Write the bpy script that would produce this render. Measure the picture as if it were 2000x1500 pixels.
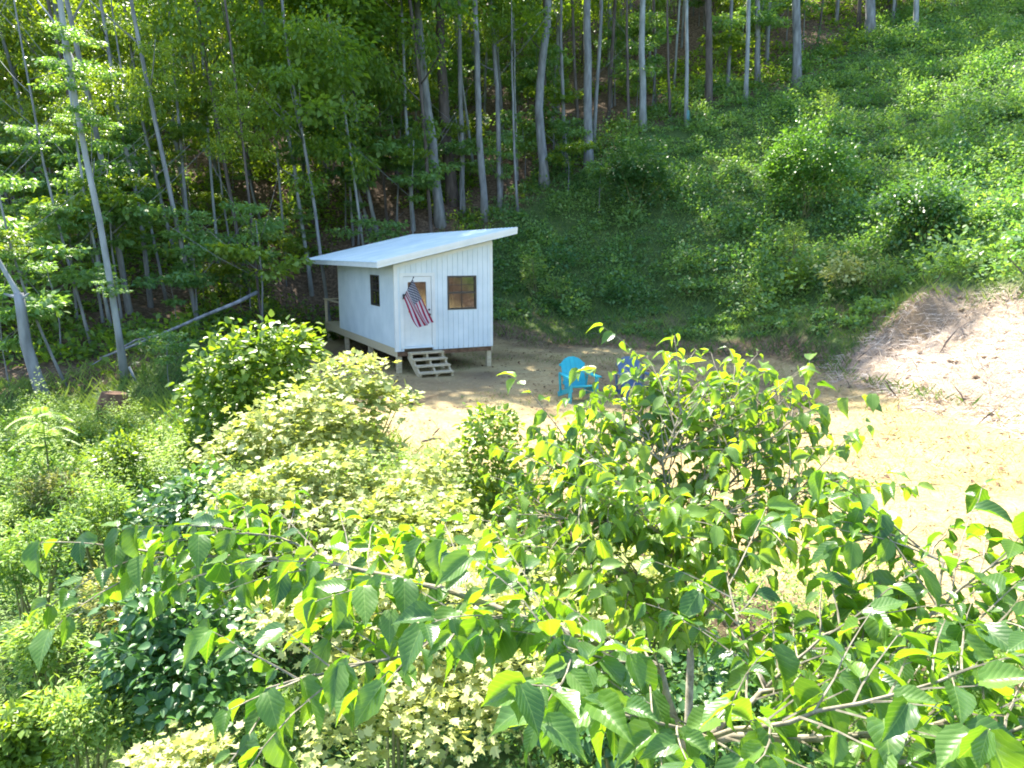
import bpy, math, random
import numpy as np
from mathutils import Vector, Matrix

# ------------------------------------------------------------------ scene, camera, light
S = bpy.context.scene
for o in list(bpy.data.objects): bpy.data.objects.remove(o)
COL = S.collection
rng = np.random.default_rng(7); random.seed(7)
R = math.radians

CAMZ = 3.45; PITCH = R(10.287); F = 1407.2
cam = bpy.data.objects.new('camera', bpy.data.cameras.new('camera'))
COL.objects.link(cam); S.camera = cam
cam.location = (0, 0, CAMZ); cam.rotation_euler = (R(90)-PITCH, 0, 0)
cam.data.sensor_width = 36; cam.data.lens = 36*F/2000
cam.data.clip_start = .05; cam.data.clip_end = 600

SUN_EL, SUN_AZ = R(53.5), R(-27)          # azimuth measured from +y (the view) towards +x
sdir = Vector((math.sin(SUN_AZ)*math.cos(SUN_EL), math.cos(SUN_AZ)*math.cos(SUN_EL), math.sin(SUN_EL)))
sun = bpy.data.objects.new('sun', bpy.data.lights.new('sun', 'SUN')); COL.objects.link(sun)
sun.data.energy = 5; sun.data.angle = R(.53); sun.data.color = (1, .93, .80)
sun.rotation_euler = sdir.to_track_quat('Z', 'Y').to_euler()
W = bpy.data.worlds.new('World'); S.world = W; W.use_nodes = True
nt = W.node_tree; bg = nt.nodes['Background']
sky = nt.nodes.new('ShaderNodeTexSky'); sky.sky_type = 'NISHITA'; sky.sun_disc = False
sky.sun_elevation = SUN_EL; sky.sun_rotation = SUN_AZ
nt.links.new(sky.outputs[0], bg.inputs[0]); bg.inputs[1].default_value = .15
S.view_settings.view_transform = 'Standard'; S.view_settings.look = 'None'
S.view_settings.exposure = 2.15; S.view_settings.gamma = 1; S.view_settings.use_curve_mapping = False
S.render.engine = 'CYCLES'
cy = S.cycles
cy.use_denoising = True; cy.max_bounces = 10; cy.diffuse_bounces = 8; cy.glossy_bounces = 3
cy.transmission_bounces = 5; cy.transparent_max_bounces = 8; cy.sample_clamp_indirect = 8
cy.caustics_reflective = False; cy.caustics_refractive = False
S.render.filter_size = 1.9; cy.filter_width = 1.9

# ------------------------------------------------------------------ helpers
CP, SP = math.cos(PITCH), math.sin(PITCH)
def ray(px, py):
    X = (px-1000)/F; Y = -(py-750)/F
    return np.array([X, CP+Y*SP, -SP+Y*CP])
def pix(px, py, d):                      # point at forward distance d
    r = ray(px, py); return r*(d/r[1]) + np.array([0, 0, CAMZ])

def props(o, label=None, cat=None, group=None, kind=None):
    if label: o['label'] = label
    if cat: o['category'] = cat
    if group: o['group'] = group
    if kind: o['kind'] = kind
    return o
def link(name, data, parent=None, loc=None):
    o = bpy.data.objects.new(name, data); COL.objects.link(o)
    if parent: o.parent = parent
    if loc is not None: o.location = loc
    return o
def thing(name, label, cat, loc=(0, 0, 0), rz=0, group=None):
    o = link(name, None, None, tuple(loc)); o.rotation_euler = (0, 0, rz); o.empty_display_size = .2
    return props(o, label, cat, group)

def npmesh(name, V, Fc, mat, tint=None, uv=None, smooth=False):
    V = np.asarray(V, np.float32); Fc = np.asarray(Fc, np.int32)
    m = bpy.data.meshes.new(name); n, k = Fc.shape
    m.vertices.add(len(V)); m.vertices.foreach_set('co', V.ravel())
    m.loops.add(n*k); m.loops.foreach_set('vertex_index', Fc.ravel())
    m.polygons.add(n); m.polygons.foreach_set('loop_start', np.arange(0, n*k, k, dtype=np.int32))
    if uv is not None:
        l = m.uv_layers.new(name='uv'); l.data.foreach_set('uv', np.asarray(uv, np.float32)[Fc.ravel()].ravel())
    if tint is not None:
        a = m.attributes.new('tint', 'FLOAT', 'FACE'); a.data.foreach_set('value', np.asarray(tint, np.float32))
    if smooth: m.polygons.foreach_set('use_smooth', np.ones(n, bool))
    m.update(calc_edges=True); m.materials.append(mat)
    return m

class MB:
    """collects simple solids into one mesh"""
    def __init__(s): s.v = []; s.f = []
    def add(s, v, f):
        n = len(s.v); s.v += [tuple(x) for x in v]; s.f += [tuple(i+n for i in q) for q in f]
    def box(s, a, b):
        x0, y0, z0 = a; x1, y1, z1 = b
        s.add([(x0,y0,z0),(x1,y0,z0),(x1,y1,z0),(x0,y1,z0),(x0,y0,z1),(x1,y0,z1),(x1,y1,z1),(x0,y1,z1)],
              [(0,3,2,1),(4,5,6,7),(0,1,5,4),(1,2,6,5),(2,3,7,6),(3,0,4,7)])
    def bar(s, p, q, w, h, up=(0,0,1)):
        p = Vector(p); q = Vector(q); d = (q-p).normalized(); up = Vector(up)
        sd = d.cross(up).normalized(); u = sd.cross(d).normalized()
        sd *= w/2; u *= h/2
        s.add([p-sd-u, p+sd-u, p+sd+u, p-sd+u, q-sd-u, q+sd-u, q+sd+u, q-sd+u],
              [(0,1,2,3)[::-1],(4,5,6,7)[::-1],(0,4,5,1)[::-1],(1,5,6,2)[::-1],(2,6,7,3)[::-1],(3,7,4,0)[::-1]])
    def tube(s, pts, rad, n=7):
        pts = [Vector(p) for p in pts]; base = len(s.v)
        ref = Vector((.37, .91, .13))
        for i, p in enumerate(pts):
            d = (pts[min(i+1, len(pts)-1)]-pts[max(i-1, 0)]).normalized()
            a = d.cross(ref).normalized(); b = d.cross(a)
            r = rad[i] if hasattr(rad, '__len__') else rad
            for k in range(n):
                t = 2*math.pi*k/n; s.v.append(tuple(p+a*(math.cos(t)*r)+b*(math.sin(t)*r)))
        for i in range(len(pts)-1):
            for k in range(n):
                s.f.append((base+i*n+k, base+i*n+(k+1) % n, base+(i+1)*n+(k+1) % n, base+(i+1)*n+k))
        s.f.append(tuple(base+k for k in range(n))[::-1])
        s.f.append(tuple(base+(len(pts)-1)*n+k for k in range(n)))
    def mesh(s, name, mat, smooth=False, bevel=0):
        m = bpy.data.meshes.new(name); m.from_pydata(s.v, [], s.f); m.update()
        if smooth: m.polygons.foreach_set('use_smooth', np.ones(len(m.polygons), bool))
        m.materials.append(mat); return m
    def build(s, name, mat, parent=None, loc=None, smooth=False):
        return link(name, s.mesh(name, mat, smooth), parent, loc)

def vnoise(x, y, sc, seed=0):            # smooth value noise in numpy, 0..1
    x = np.asarray(x, float)/sc+seed*17.3; y = np.asarray(y, float)/sc+seed*9.1
    xi = np.floor(x); yi = np.floor(y); fx = x-xi; fy = y-yi
    fx = fx*fx*(3-2*fx); fy = fy*fy*(3-2*fy)
    h = lambda a, b: np.modf(np.abs(np.sin(a*127.1+b*311.7+seed*74.7)*43758.5453))[0]
    return (h(xi,yi)*(1-fx)+h(xi+1,yi)*fx)*(1-fy)+(h(xi,yi+1)*(1-fx)+h(xi+1,yi+1)*fx)*fy

# ------------------------------------------------------------------ materials
def mat_new(name):
    m = bpy.data.materials.new(name); m.use_nodes = True
    n = m.node_tree.nodes; b = n['Principled BSDF']; return m, m.node_tree, n, b
def noise(nt, scale, detail=4, coord='Object', vec=None, rough=.55):
    t = nt.nodes.new('ShaderNodeTexNoise'); t.inputs['Scale'].default_value = scale
    t.inputs['Detail'].default_value = detail; t.inputs['Roughness'].default_value = rough
    if vec is None:
        c = nt.nodes.new('ShaderNodeTexCoord'); vec = c.outputs[coord]
    nt.links.new(vec, t.inputs['Vector']); return t.outputs['Fac']
def ramp(nt, fac, stops):
    r = nt.nodes.new('ShaderNodeValToRGB'); e = r.color_ramp.elements
    while len(e) < len(stops): e.new(.5)
    for i, (p, c) in enumerate(stops): e[i].position = p; e[i].color = (*c, 1)
    nt.links.new(fac, r.inputs[0]); return r.outputs[0]
def mixc(nt, fac, a, b, mode='MIX'):
    m = nt.nodes.new('ShaderNodeMix'); m.data_type = 'RGBA'; m.blend_type = mode
    for i, v in ((0, fac), (6, a), (7, b)):
        if hasattr(v, 'links'): nt.links.new(v, m.inputs[i])
        else: m.inputs[i].default_value = v if i == 0 else (*v, 1)
    return m.outputs[2]
def math_n(nt, op, a, b=0, clamp=False):
    m = nt.nodes.new('ShaderNodeMath'); m.operation = op; m.use_clamp = clamp
    for i, v in ((0, a), (1, b)):
        if hasattr(v, 'links'): nt.links.new(v, m.inputs[i])
        else: m.inputs[i].default_value = v
    return m.outputs[0]
def bump(nt, b, h, strength=.4, dist=.02):
    n = nt.nodes.new('ShaderNodeBump'); n.inputs['Strength'].default_value = strength
    n.inputs['Distance'].default_value = dist
    nt.links.new(h, n.inputs['Height']); nt.links.new(n.outputs[0], b.inputs['Normal'])

def plain(name, c1, c2, scale=6, rough=.6, bumpd=0, spec=.4, stretch=None):
    m, nt, n, b = mat_new(name)
    vec = None
    if stretch:
        c = n.new('ShaderNodeTexCoord'); mp = n.new('ShaderNodeMapping'); mp.inputs['Scale'].default_value = stretch
        nt.links.new(c.outputs['Object'], mp.inputs[0]); vec = mp.outputs[0]
    f = noise(nt, scale, 5, vec=vec)
    nt.links.new(ramp(nt, f, [(.3, c1), (.7, c2)]), b.inputs['Base Color'])
    b.inputs['Roughness'].default_value = rough; b.inputs['Specular IOR Level'].default_value = spec
    if bumpd: bump(nt, b, f, .5, bumpd)
    return m

def leaf_mat(name, dark, light, trans=(1.5, 1.6, .5), tmix=.42, rough=.42, spec=.5, veins=False):
    m, nt, n, b = mat_new(name)
    g = n.new('ShaderNodeNewGeometry'); a = n.new('ShaderNodeAttribute'); a.attribute_name = 'tint'
    oi = n.new('ShaderNodeObjectInfo')
    f = math_n(nt, 'ADD', a.outputs['Fac'], math_n(nt, 'MULTIPLY', g.outputs['Random Per Island'], .55))
    f = math_n(nt, 'ADD', f, math_n(nt, 'MULTIPLY', oi.outputs['Random'], .35))
    f = math_n(nt, 'SUBTRACT', f, .2, True)
    col = mixc(nt, f, dark, light)
    if veins:
        uvn = n.new('ShaderNodeUVMap'); uvn.uv_map = 'uv'; sx = n.new('ShaderNodeSeparateXYZ')
        nt.links.new(uvn.outputs[0], sx.inputs[0])
        au = math_n(nt, 'ABSOLUTE', sx.outputs[0])
        ph = math_n(nt, 'FRACT', math_n(nt, 'SUBTRACT', math_n(nt, 'MULTIPLY', sx.outputs[1], 7), math_n(nt, 'MULTIPLY', au, 3.2)))
        lat = math_n(nt, 'LESS_THAN', ph, .14); mid = math_n(nt, 'LESS_THAN', au, .035)
        vv = math_n(nt, 'MAXIMUM', math_n(nt, 'MULTIPLY', lat, .5), mid)
        col = mixc(nt, math_n(nt, 'MULTIPLY', vv, .3), col, (.3, .42, .14))
        tri = math_n(nt, 'PINGPONG', ph, .5)
        bump(nt, b, tri, .25, .004)
    nt.links.new(col, b.inputs['Base Color'])
    b.inputs['Roughness'].default_value = rough; b.inputs['Specular IOR Level'].default_value = spec
    tr = n.new('ShaderNodeBsdfTranslucent')
    nt.links.new(mixc(nt, 1, col, trans, 'MULTIPLY'), tr.inputs[0])
    mx = n.new('ShaderNodeMixShader'); mx.inputs[0].default_value = tmix
    nt.links.new(b.outputs[0], mx.inputs[1]); nt.links.new(tr.outputs[0], mx.inputs[2])
    nt.links.new(mx.outputs[0], n['Material Output'].inputs[0])
    return m

M = {}
M['mulberry'] = leaf_mat('mulberry_leaf', (.028, .09, .03), (.14, .25, .048), (2.8, 2.6, .3), .46, .33, .6, True)
M['mulberry_lit'] = leaf_mat('sunlit_mulberry_leaf', (.055, .135, .035), (.26, .39, .08), (2.6, 2.3, .3), .48, .36, .55, True)  # mulberry leaf lightened, sun on the rear tree put into its colour
M['maple'] = leaf_mat('pale_leaf', (.21, .29, .07), (.58, .59, .28), (1.3, 1.25, .45), .40, .5, .4)
M['bright'] = leaf_mat('bright_leaf', (.07, .15, .03), (.22, .33, .05), (2.1, 1.8, .4), .45, .38, .5)
M['dark'] = leaf_mat('dark_leaf', (.035, .10, .035), (.09, .20, .06), (1.9, 1.8, .5), .38, .36, .55)
M['canopy'] = leaf_mat('canopy_leaf', (.065, .145, .04), (.18, .28, .055), (2.5, 2.2, .35), .52, .45, .4)
M['hill'] = leaf_mat('hill_leaf', (.065, .17, .065), (.22, .36, .12), (1.8, 1.7, .5), .45, .45, .4)
M['weed'] = leaf_mat('weed_leaf', (.10, .22, .05), (.34, .47, .12), (1.6, 1.5, .45), .42, .5, .35)
M['straw_weed'] = leaf_mat('dry_weed_leaf', (.14, .18, .06), (.42, .42, .18), (1.5, 1.4, .5), .4, .5, .3)
M['bush'] = leaf_mat('bush_leaf', (.045, .13, .04), (.13, .27, .06), (1.9, 1.8, .45), .4, .4, .5)
M['grass'] = leaf_mat('grass_blade', (.05, .13, .03), (.20, .28, .07), (1.5, 1.4, .5), .35, .5, .3)
M['straw'] = leaf_mat('straw', (.26, .18, .08), (.56, .46, .24), (1.1, 1, .8), .12, .6, .3)
M['brush'] = leaf_mat('dead_brush', (.24, .17, .12), (.76, .67, .58), (1.1, 1, .8), .10, .7, .25)
M['bark'] = plain('grey_bark', (.10, .105, .11), (.27, .28, .29), 5, .9, .02, .2, (1, 1, .25))
M['bark_dark'] = plain('brown_bark', (.055, .045, .042), (.15, .13, .12), 6, .95, .03, .2, (1, 1, .2))
M['bark_pale'] = plain('pale_bark', (.15, .165, .17), (.33, .35, .36), 4, .85, .012, .2, (1, 1, .3))
M['twig'] = plain('mulberry_bark', (.13, .115, .075), (.33, .29, .22), 30, .8, .004, .3)
M['stem'] = plain('green_stem', (.10, .13, .04), (.22, .20, .09), 12, .7)
M['wood'] = plain('treated_timber', (.36, .29, .18), (.56, .48, .33), 4, .75, .004, .3, (1.2, 8, 8))
M['white'] = plain('white_siding', (.52, .60, .635), (.65, .72, .75), 1.6, .5, 0, .4)
M['trim'] = plain('white_trim', (.60, .63, .62), (.70, .72, .70), 3, .45, 0, .4)
M['roof'] = plain('white_metal_roof', (.50, .60, .64), (.66, .73, .75), 1.2, .32, 0, .5)
M['bronze'] = plain('bronze_frame', (.03, .026, .022), (.05, .044, .038), 10, .4)
M['black'] = plain('black_metal', (.012, .012, .014), (.03, .03, .032), 10, .4)
M['dark_int'] = plain('room_lining', (.10, .075, .05), (.17, .13, .09), 2, .9)
M['teal'] = plain('turquoise_plastic', (.01, .30, .38), (.015, .37, .45), 3, .38, 0, .5)
M['navy'] = plain('blue_plastic', (.05, .10, .19), (.075, .135, .235), 3, .4, 0, .5)
M['rot'] = plain('rotten_wood', (.09, .05, .03), (.22, .13, .08), 8, .9, .02, .2)
M['clod'] = plain('earth_clod', (.11, .075, .05), (.30, .22, .15), 5, .95, .01, .15)
M['tube'] = plain('teal_tube', (.06, .20, .22), (.10, .26, .27), 3, .5)

def glass_mat():
    m, nt, n, b = mat_new('window_glass'); n.remove(b)
    t = n.new('ShaderNodeBsdfTransparent'); t.inputs[0].default_value = (.72, .70, .66, 1)
    g = n.new('ShaderNodeBsdfGlossy'); g.inputs['Roughness'].default_value = .02; g.inputs[0].default_value = (1, 1, 1, 1)
    fr = n.new('ShaderNodeFresnel'); fr.inputs[0].default_value = 1.6
    mx = n.new('ShaderNodeMixShader')
    nt.links.new(math_n(nt, 'ADD', math_n(nt, 'MULTIPLY', fr.outputs[0], 1.6), .06, True), mx.inputs[0])
    nt.links.new(t.outputs[0], mx.inputs[1]); nt.links.new(g.outputs[0], mx.inputs[2])
    nt.links.new(mx.outputs[0], n['Material Output'].inputs[0]); return m
M['glass'] = glass_mat()

def flag_mat():
    m, nt, n, b = mat_new('flag_cloth')
    uv = n.new('ShaderNodeUVMap'); uv.uv_map = 'uv'; sx = n.new('ShaderNodeSeparateXYZ'); nt.links.new(uv.outputs[0], sx.inputs[0])
    u, v = sx.outputs[0], sx.outputs[1]                  # u along the fly, v down the hoist
    st = math_n(nt, 'MODULO', math_n(nt, 'FLOOR', math_n(nt, 'MULTIPLY', v, 13)), 2)
    stripes = mixc(nt, st, (.30, .012, .06), (.56, .53, .58))
    # staggered white stars: two lattices of dots
    def lattice(ou, ov):
        fu = math_n(nt, 'SUBTRACT', math_n(nt, 'FRACT', math_n(nt, 'ADD', math_n(nt, 'MULTIPLY', u, 6/.4), ou)), .5)
        fv = math_n(nt, 'SUBTRACT', math_n(nt, 'FRACT', math_n(nt, 'ADD', math_n(nt, 'MULTIPLY', v, 5/(7/13)), ov)), .5)
        ru = math_n(nt, 'MULTIPLY', fu, fu); rv = math_n(nt, 'MULTIPLY', fv, fv)
        return math_n(nt, 'LESS_THAN', math_n(nt, 'ADD', ru, rv), .055)
    stars = math_n(nt, 'MAXIMUM', lattice(0, 0), lattice(.5, .5))
    canton = mixc(nt, stars, (.015, .022, .07), (.5, .5, .55))
    inc = math_n(nt, 'MULTIPLY', math_n(nt, 'LESS_THAN', u, .4), math_n(nt, 'LESS_THAN', v, 7/13))
    col = mixc(nt, inc, stripes, canton)
    nt.links.new(col, b.inputs['Base Color']); b.inputs['Roughness'].default_value = .8
    tr = n.new('ShaderNodeBsdfTranslucent'); nt.links.new(col, tr.inputs[0])
    mx = n.new('ShaderNodeMixShader'); mx.inputs[0].default_value = .3
    nt.links.new(b.outputs[0], mx.inputs[1]); nt.links.new(tr.outputs[0], mx.inputs[2])
    nt.links.new(mx.outputs[0], n['Material Output'].inputs[0]); return m
M['flag'] = flag_mat()

def ground_mat():
    m, nt, n, b = mat_new('ground')
    z = n.new('ShaderNodeAttribute'); z.attribute_name = 'zone'; sp = n.new('ShaderNodeSeparateColor'); nt.links.new(z.outputs['Color'], sp.inputs[0])
    n1 = noise(nt, .9, 6); n2 = noise(nt, 7, 6, rough=.7); n3 = noise(nt, 34, 4, rough=.7)
    litter = ramp(nt, n2, [(.25, (.035, .025, .018)), (.5, (.11, .075, .05)), (.72, (.30, .22, .16))])
    straw = mixc(nt, .6, ramp(nt, n2, [(.28, (.20, .135, .055)), (.5, (.41, .32, .15)), (.75, (.54, .44, .23))]),
                 ramp(nt, n3, [(.3, (.21, .15, .075)), (.6, (.54, .44, .235))]))
    straw = mixc(nt, math_n(nt, 'MULTIPLY', math_n(nt, 'SUBTRACT', n1, .46, True), 3.2, True), straw, (.30, .20, .095))
    grass = ramp(nt, n2, [(.3, (.03, .06, .018)), (.55, (.075, .12, .035)), (.8, (.15, .17, .06))])
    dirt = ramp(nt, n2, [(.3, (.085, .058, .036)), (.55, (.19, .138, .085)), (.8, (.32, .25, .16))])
    def soft(ch, k=.55):                                  # ragged zone edges
        return math_n(nt, 'MULTIPLY', math_n(nt, 'SUBTRACT', math_n(nt, 'ADD', ch, math_n(nt, 'MULTIPLY', n2, k)), .5+k*.5-.2), 2.6, True)
    c = mixc(nt, soft(sp.outputs[1]), litter, grass)
    c = mixc(nt, soft(sp.outputs[0]), c, straw)
    bz = n.new('ShaderNodeAttribute'); bz.attribute_name = 'brush'
    c = mixc(nt, math_n(nt, 'MULTIPLY', bz.outputs['Fac'], .85), c, ramp(nt, n3, [(.3, (.17, .115, .075)), (.5, (.38, .305, .24)), (.7, (.56, .47, .39))]))
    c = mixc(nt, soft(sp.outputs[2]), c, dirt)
    nt.links.new(c, b.inputs['Base Color']); b.inputs['Roughness'].default_value = .95; b.inputs['Specular IOR Level'].default_value = .15
    h = math_n(nt, 'ADD', n2, math_n(nt, 'MULTIPLY', n3, .4)); bump(nt, b, h, .9, .07)
    return m
M['ground'] = ground_mat()

# ------------------------------------------------------------------ terrain
PAD = np.array([(-8.6,29.0),(-7.6,25.8),(-5.8,20),(-4.0,15.8),(-2.0,12.6),(.4,10),(2.4,7.6),(4,6),(6,4.2),(10,2.5),(15,2.5),(14,7),(10.2,12.5),(9.2,17),(8.6,23),(5.5,25.2),(.6,27.6),(-3,30),(-6.5,31.3)])
def sdf(poly, x, y):
    x = np.asarray(x, float); y = np.asarray(y, float)
    d = np.full(x.shape, 1e9); ins = np.zeros(x.shape, bool)
    for (ax, ay), (bx, by) in zip(poly, np.roll(poly, -1, 0)):
        ex, ey = bx-ax, by-ay; t = np.clip(((x-ax)*ex+(y-ay)*ey)/(ex*ex+ey*ey), 0, 1)
        d = np.minimum(d, np.hypot(x-ax-t*ex, y-ay-t*ey))
        c = ((ay > y) != (by > y)) & (x < (bx-ax)*(y-ay)/(by-ay+1e-12)+ax); ins ^= c
    return np.where(ins, -d, d)
CTRL = [tuple(pix(*q)) for q in [
 (970,615,29.5),(1150,640,28),(1300,645,27),(1450,640,26),(1300,600,29),(1100,590,31),(1000,540,33),(1500,590,27),(1650,620,23),(1800,570,20.5),(2000,560,18),(2000,700,15.5),(1800,680,19),
 (1300,450,34),(1500,450,32),(1650,450,29),(1800,450,26),(2000,450,24),(1300,330,40),(1500,300,40),(1700,300,36),(2000,300,32),
 (1255,255,44),(1385,210,46),(1555,170,47),(1700,70,52),(1860,20,56),(2000,-30,56),(1800,150,44),(2000,120,42),
 (1150,330,42),(1060,365,40),(945,430,37),(860,440,36),(740,470,34),(610,585,33),(500,600,28),(400,650,22.5),(245,740,18.5),(90,780,16),(0,800,15),
 (300,600,26),(420,510,31),(150,600,25),(0,600,24),(450,400,37),(200,400,36),(0,400,35),(700,300,46),(300,250,48),(0,200,48),(900,200,56),(1200,100,60),(500,50,65),(0,0,65),
 (0,900,11.5),(150,830,14)]]
CTRL += [(-8,29,.1),(-6.8,30.6,.15),(-9,26,.3),(-6.2,24,0),(-4.6,19,0),(-2.6,14.5,0),(-.3,11,-.02),(2,8.4,-.02),(5,5.6,0),(9,4,.05),(9,8,.05),(9,12,.05),(8.6,16,.05),(8.2,22,.05),(4,20,0),(3,15,0),(0,18,0),(2,24,0),(-2,26,0),(-4,28.5,0),(5,25,0),(.6,27.3,.05),
 (-5,9,-.9),(-3,6,-1.4),(0,4.5,-1.3),(0,7,-.9),(2,5,-.8),(4,3,-.6),(0,0,-1.7),(-8,5,-1.7),(-12,8,-1.4),(-8,0,-2.7),(8,0,0),(13,5,1.2),(15,10,3),(12.5,13,2),(0,-10,-3),(-20,-10,-6),(20,-10,4),(-25,10,-2),(-22,20,1),
 (0,100,47),(60,100,56),(-60,100,40),(60,50,36),(-60,50,16),(60,0,18),(-60,0,-4),(0,-50,-8),(20,75,40)]
CTRL = np.array(CTRL)
def _tps(r2): return np.where(r2 > 1e-9, .5*r2*np.log(r2+1e-12), 0)
_n = len(CTRL); _P = np.c_[np.ones(_n), CTRL[:, :2]]
_K = _tps(((CTRL[:, None, :2]-CTRL[None, :, :2])**2).sum(-1))+np.eye(_n)*4.0
_A = np.block([[_K, _P], [_P.T, np.zeros((3, 3))]])
_w = np.linalg.solve(_A, np.r_[CTRL[:, 2], 0, 0, 0])
def ground_z(x, y):
    x = np.atleast_1d(np.asarray(x, float)); y = np.atleast_1d(np.asarray(y, float)); sh = x.shape
    x = x.ravel(); y = y.ravel(); z = np.empty(len(x))
    for i in range(0, len(x), 20000):
        xs, ys = x[i:i+20000], y[i:i+20000]
        z[i:i+20000] = _tps((xs[:, None]-CTRL[None, :, 0])**2+(ys[:, None]-CTRL[None, :, 1])**2) @ _w[:_n]+_w[_n]+_w[_n+1]*xs+_w[_n+2]*ys
    s = sdf(PAD, x, y); m = np.clip((s+.4)/1.0, 0, 1)     # pad: graded flat
    z = z*m+(1-m)*(z*.12)
    rough = np.clip((s+.2)/1.2, 0, 1)
    z += rough*((vnoise(x, y, 1.1, 1)-.5)*.28+(vnoise(x, y, 3.5, 2)-.5)*.5)+(vnoise(x, y, .6, 3)-.5)*.05+np.clip((s-.2)/.8, 0, 1)*np.clip((x-6.5)/1.5, 0, 1)*np.clip((25-y)/2, 0, 1)*((vnoise(x, y, .75, 61)-.5)*.30+(vnoise(x, y, 1.6, 62)-.5)*.3)
    return z.reshape(sh)
def gz(x, y): return float(ground_z(x, y)[0])
def ground_hit(px, py, d0=6, d1=90):
    r = ray(px, py); r = r/r[1]; d = np.linspace(d0, d1, 700)
    below = (CAMZ+r[2]*d) < ground_z(r[0]*d, d)
    i = int(np.argmax(below)) if below.any() else 400
    dd = d[i]; return np.array([r[0]*dd, dd, gz(r[0]*dd, dd)])

EX = np.array([-60,-30,-13,-10.3,-8,-6,-1.5,2,8,18,32,50,80]); EY = np.array([2,9,14.5,18,26.5,31,36,40,44.5,48,55,64,75])
def edge_y(x): return np.interp(x, EX, EY)
BRUSH = np.array([(8.0,23.5),(8.6,25),(11,22.3),(14,19.5),(16,14),(14,8),(10.4,12),(9.3,17)])
def brush_sdf(x, y): return sdf(BRUSH, x, y)

def build_ground():
    def axis(lo, hi, c, h, fine, n):
        a = np.linspace(-1, 1, n); s = np.sinh(a*3.2)/np.sinh(3.2)
        return np.where(s < 0, c+s*(c-lo), c+s*(hi-c))
    xs = axis(-95, 95, 0, 0, 0, 300); ys = axis(-70, 150, 15, 0, 0, 340)
    X, Y = np.meshgrid(xs, ys); Z = ground_z(X, Y)
    V = np.stack([X, Y, Z], -1).reshape(-1, 3); nx = len(xs)
    i = (np.arange(len(ys)-1)[:, None]*nx+np.arange(nx-1)[None]).ravel()
    Fc = np.stack([i, i+1, i+1+nx, i+nx], 1)
    m = npmesh('ground', V, Fc, M['ground'], smooth=True)
    x, y = V[:, 0], V[:, 1]; s = sdf(PAD, x, y)
    straw = np.clip(.5-s/1.2, 0, 1); bs = np.clip(.5-brush_sdf(x, y)/1.4, 0, 1)
    fr = np.clip((edge_y(x)-y)/3+.4, 0, 1); grass = fr*np.clip(s/1.5, 0, 1)
    bank = np.clip(1-np.abs(s-.5)/.9, 0, 1)*(y > 20)*(x > -6)*(x < 8.6)
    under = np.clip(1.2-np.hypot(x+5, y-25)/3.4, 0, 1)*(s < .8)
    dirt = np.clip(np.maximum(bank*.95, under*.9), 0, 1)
    dirt = np.maximum(dirt, np.clip(1-np.hypot((x-6.5)/1.6, (y-5.2)/.9), 0, 1)*.8)
    bench = np.clip(1-np.abs(s-2.2)/2.2, 0, 1)*(y > 19)*(x > -1)*(x < 12)
    dirt = np.maximum(dirt, bench*(.30+.4*vnoise(x, y, 1.6, 51)))
    soil_shade = np.clip((y-12.5+.35*x*0)/5, 0, 1)*(s < .4)*np.clip((9-x)/2, 0, 1)
    dirt = np.maximum(dirt, soil_shade*(.05+.65*vnoise(x, y, 1.3, 52)))  # bare soil near the cabin, also painting in the tree shade
    straw = np.maximum(straw*(1-bank*.5), bs*.55); grass = grass*(1-bs)*(1-straw)
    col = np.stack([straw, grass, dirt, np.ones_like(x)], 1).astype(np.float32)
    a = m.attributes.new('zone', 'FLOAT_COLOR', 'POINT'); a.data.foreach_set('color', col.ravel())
    ab = m.attributes.new('brush', 'FLOAT', 'POINT'); ab.data.foreach_set('value', bs.astype(np.float32))
    props(link('ground', m), kind='structure')
BRUSH = np.array([ground_hit(*q)[:2] for q in [(1640,715),(1700,665),(1770,605),(1870,585),(2000,582),(2200,600),(2250,900),(2000,850),(1820,795),(1660,750)]])
build_ground()

# ------------------------------------------------------------------ leaf clouds
def unit(v): return v/np.maximum(np.linalg.norm(v, axis=-1, keepdims=True), 1e-9)
QUAD = (np.array([(0,0,0),(.5,.45,.10),(0,1,-.06),(-.5,.45,.10)]), np.array([(0,1,2,3)]))
LOBED = (np.array([(0,0,0),(.22,.10,.02),(.50,.28,.05),(.30,.42,.03),(.48,.72,.02),(.16,.66,.04),(0,1,-.06),(-.16,.66,.04),(-.48,.72,.02),(-.30,.42,.03),(-.50,.28,.05),(-.22,.10,.02),(0,.4,-.02)]),
         np.array([(12,0,1,2),(12,2,3,4),(12,4,5,6),(12,6,7,8),(12,8,9,10),(12,10,11,0)]))
OVATE = (np.array([(0,0,0),(.34,.18,.07),(.46,.42,.09),(.26,.74,.03),(0,1,-.10),(-.26,.74,.03),(-.46,.42,.09),(-.34,.18,.07),(0,.4,0)]),
         np.array([(8,0,1,2),(8,2,3,4),(8,4,5,6),(8,6,7,0)]))
def leaves(O, D, N, L, width=.55, shape=QUAD):
    """vertices and faces of one leaf per origin O, tip direction D, upper side N, length L"""
    D = unit(D); Sd = unit(np.cross(D, N)); U = np.cross(Sd, D)
    T, Fq = shape; n = len(O); k = len(T)
    L = np.broadcast_to(np.asarray(L, float), (n,)); w = np.broadcast_to(np.asarray(width, float), (n,))
    V = (O[:, None]+Sd[:, None]*(T[None, :, 0]*(L*w)[:, None])[..., None]
         + D[:, None]*(T[None, :, 1]*L[:, None])[..., None]+U[:, None]*(T[None, :, 2]*L[:, None])[..., None])
    Fc = (Fq[None]+(np.arange(n)*k)[:, None, None]).reshape(-1, Fq.shape[1])
    return V.reshape(-1, 3), Fc, len(Fq)
def rnd_dir(n, g=rng):
    v = g.normal(size=(n, 3)); return unit(v)
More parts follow.
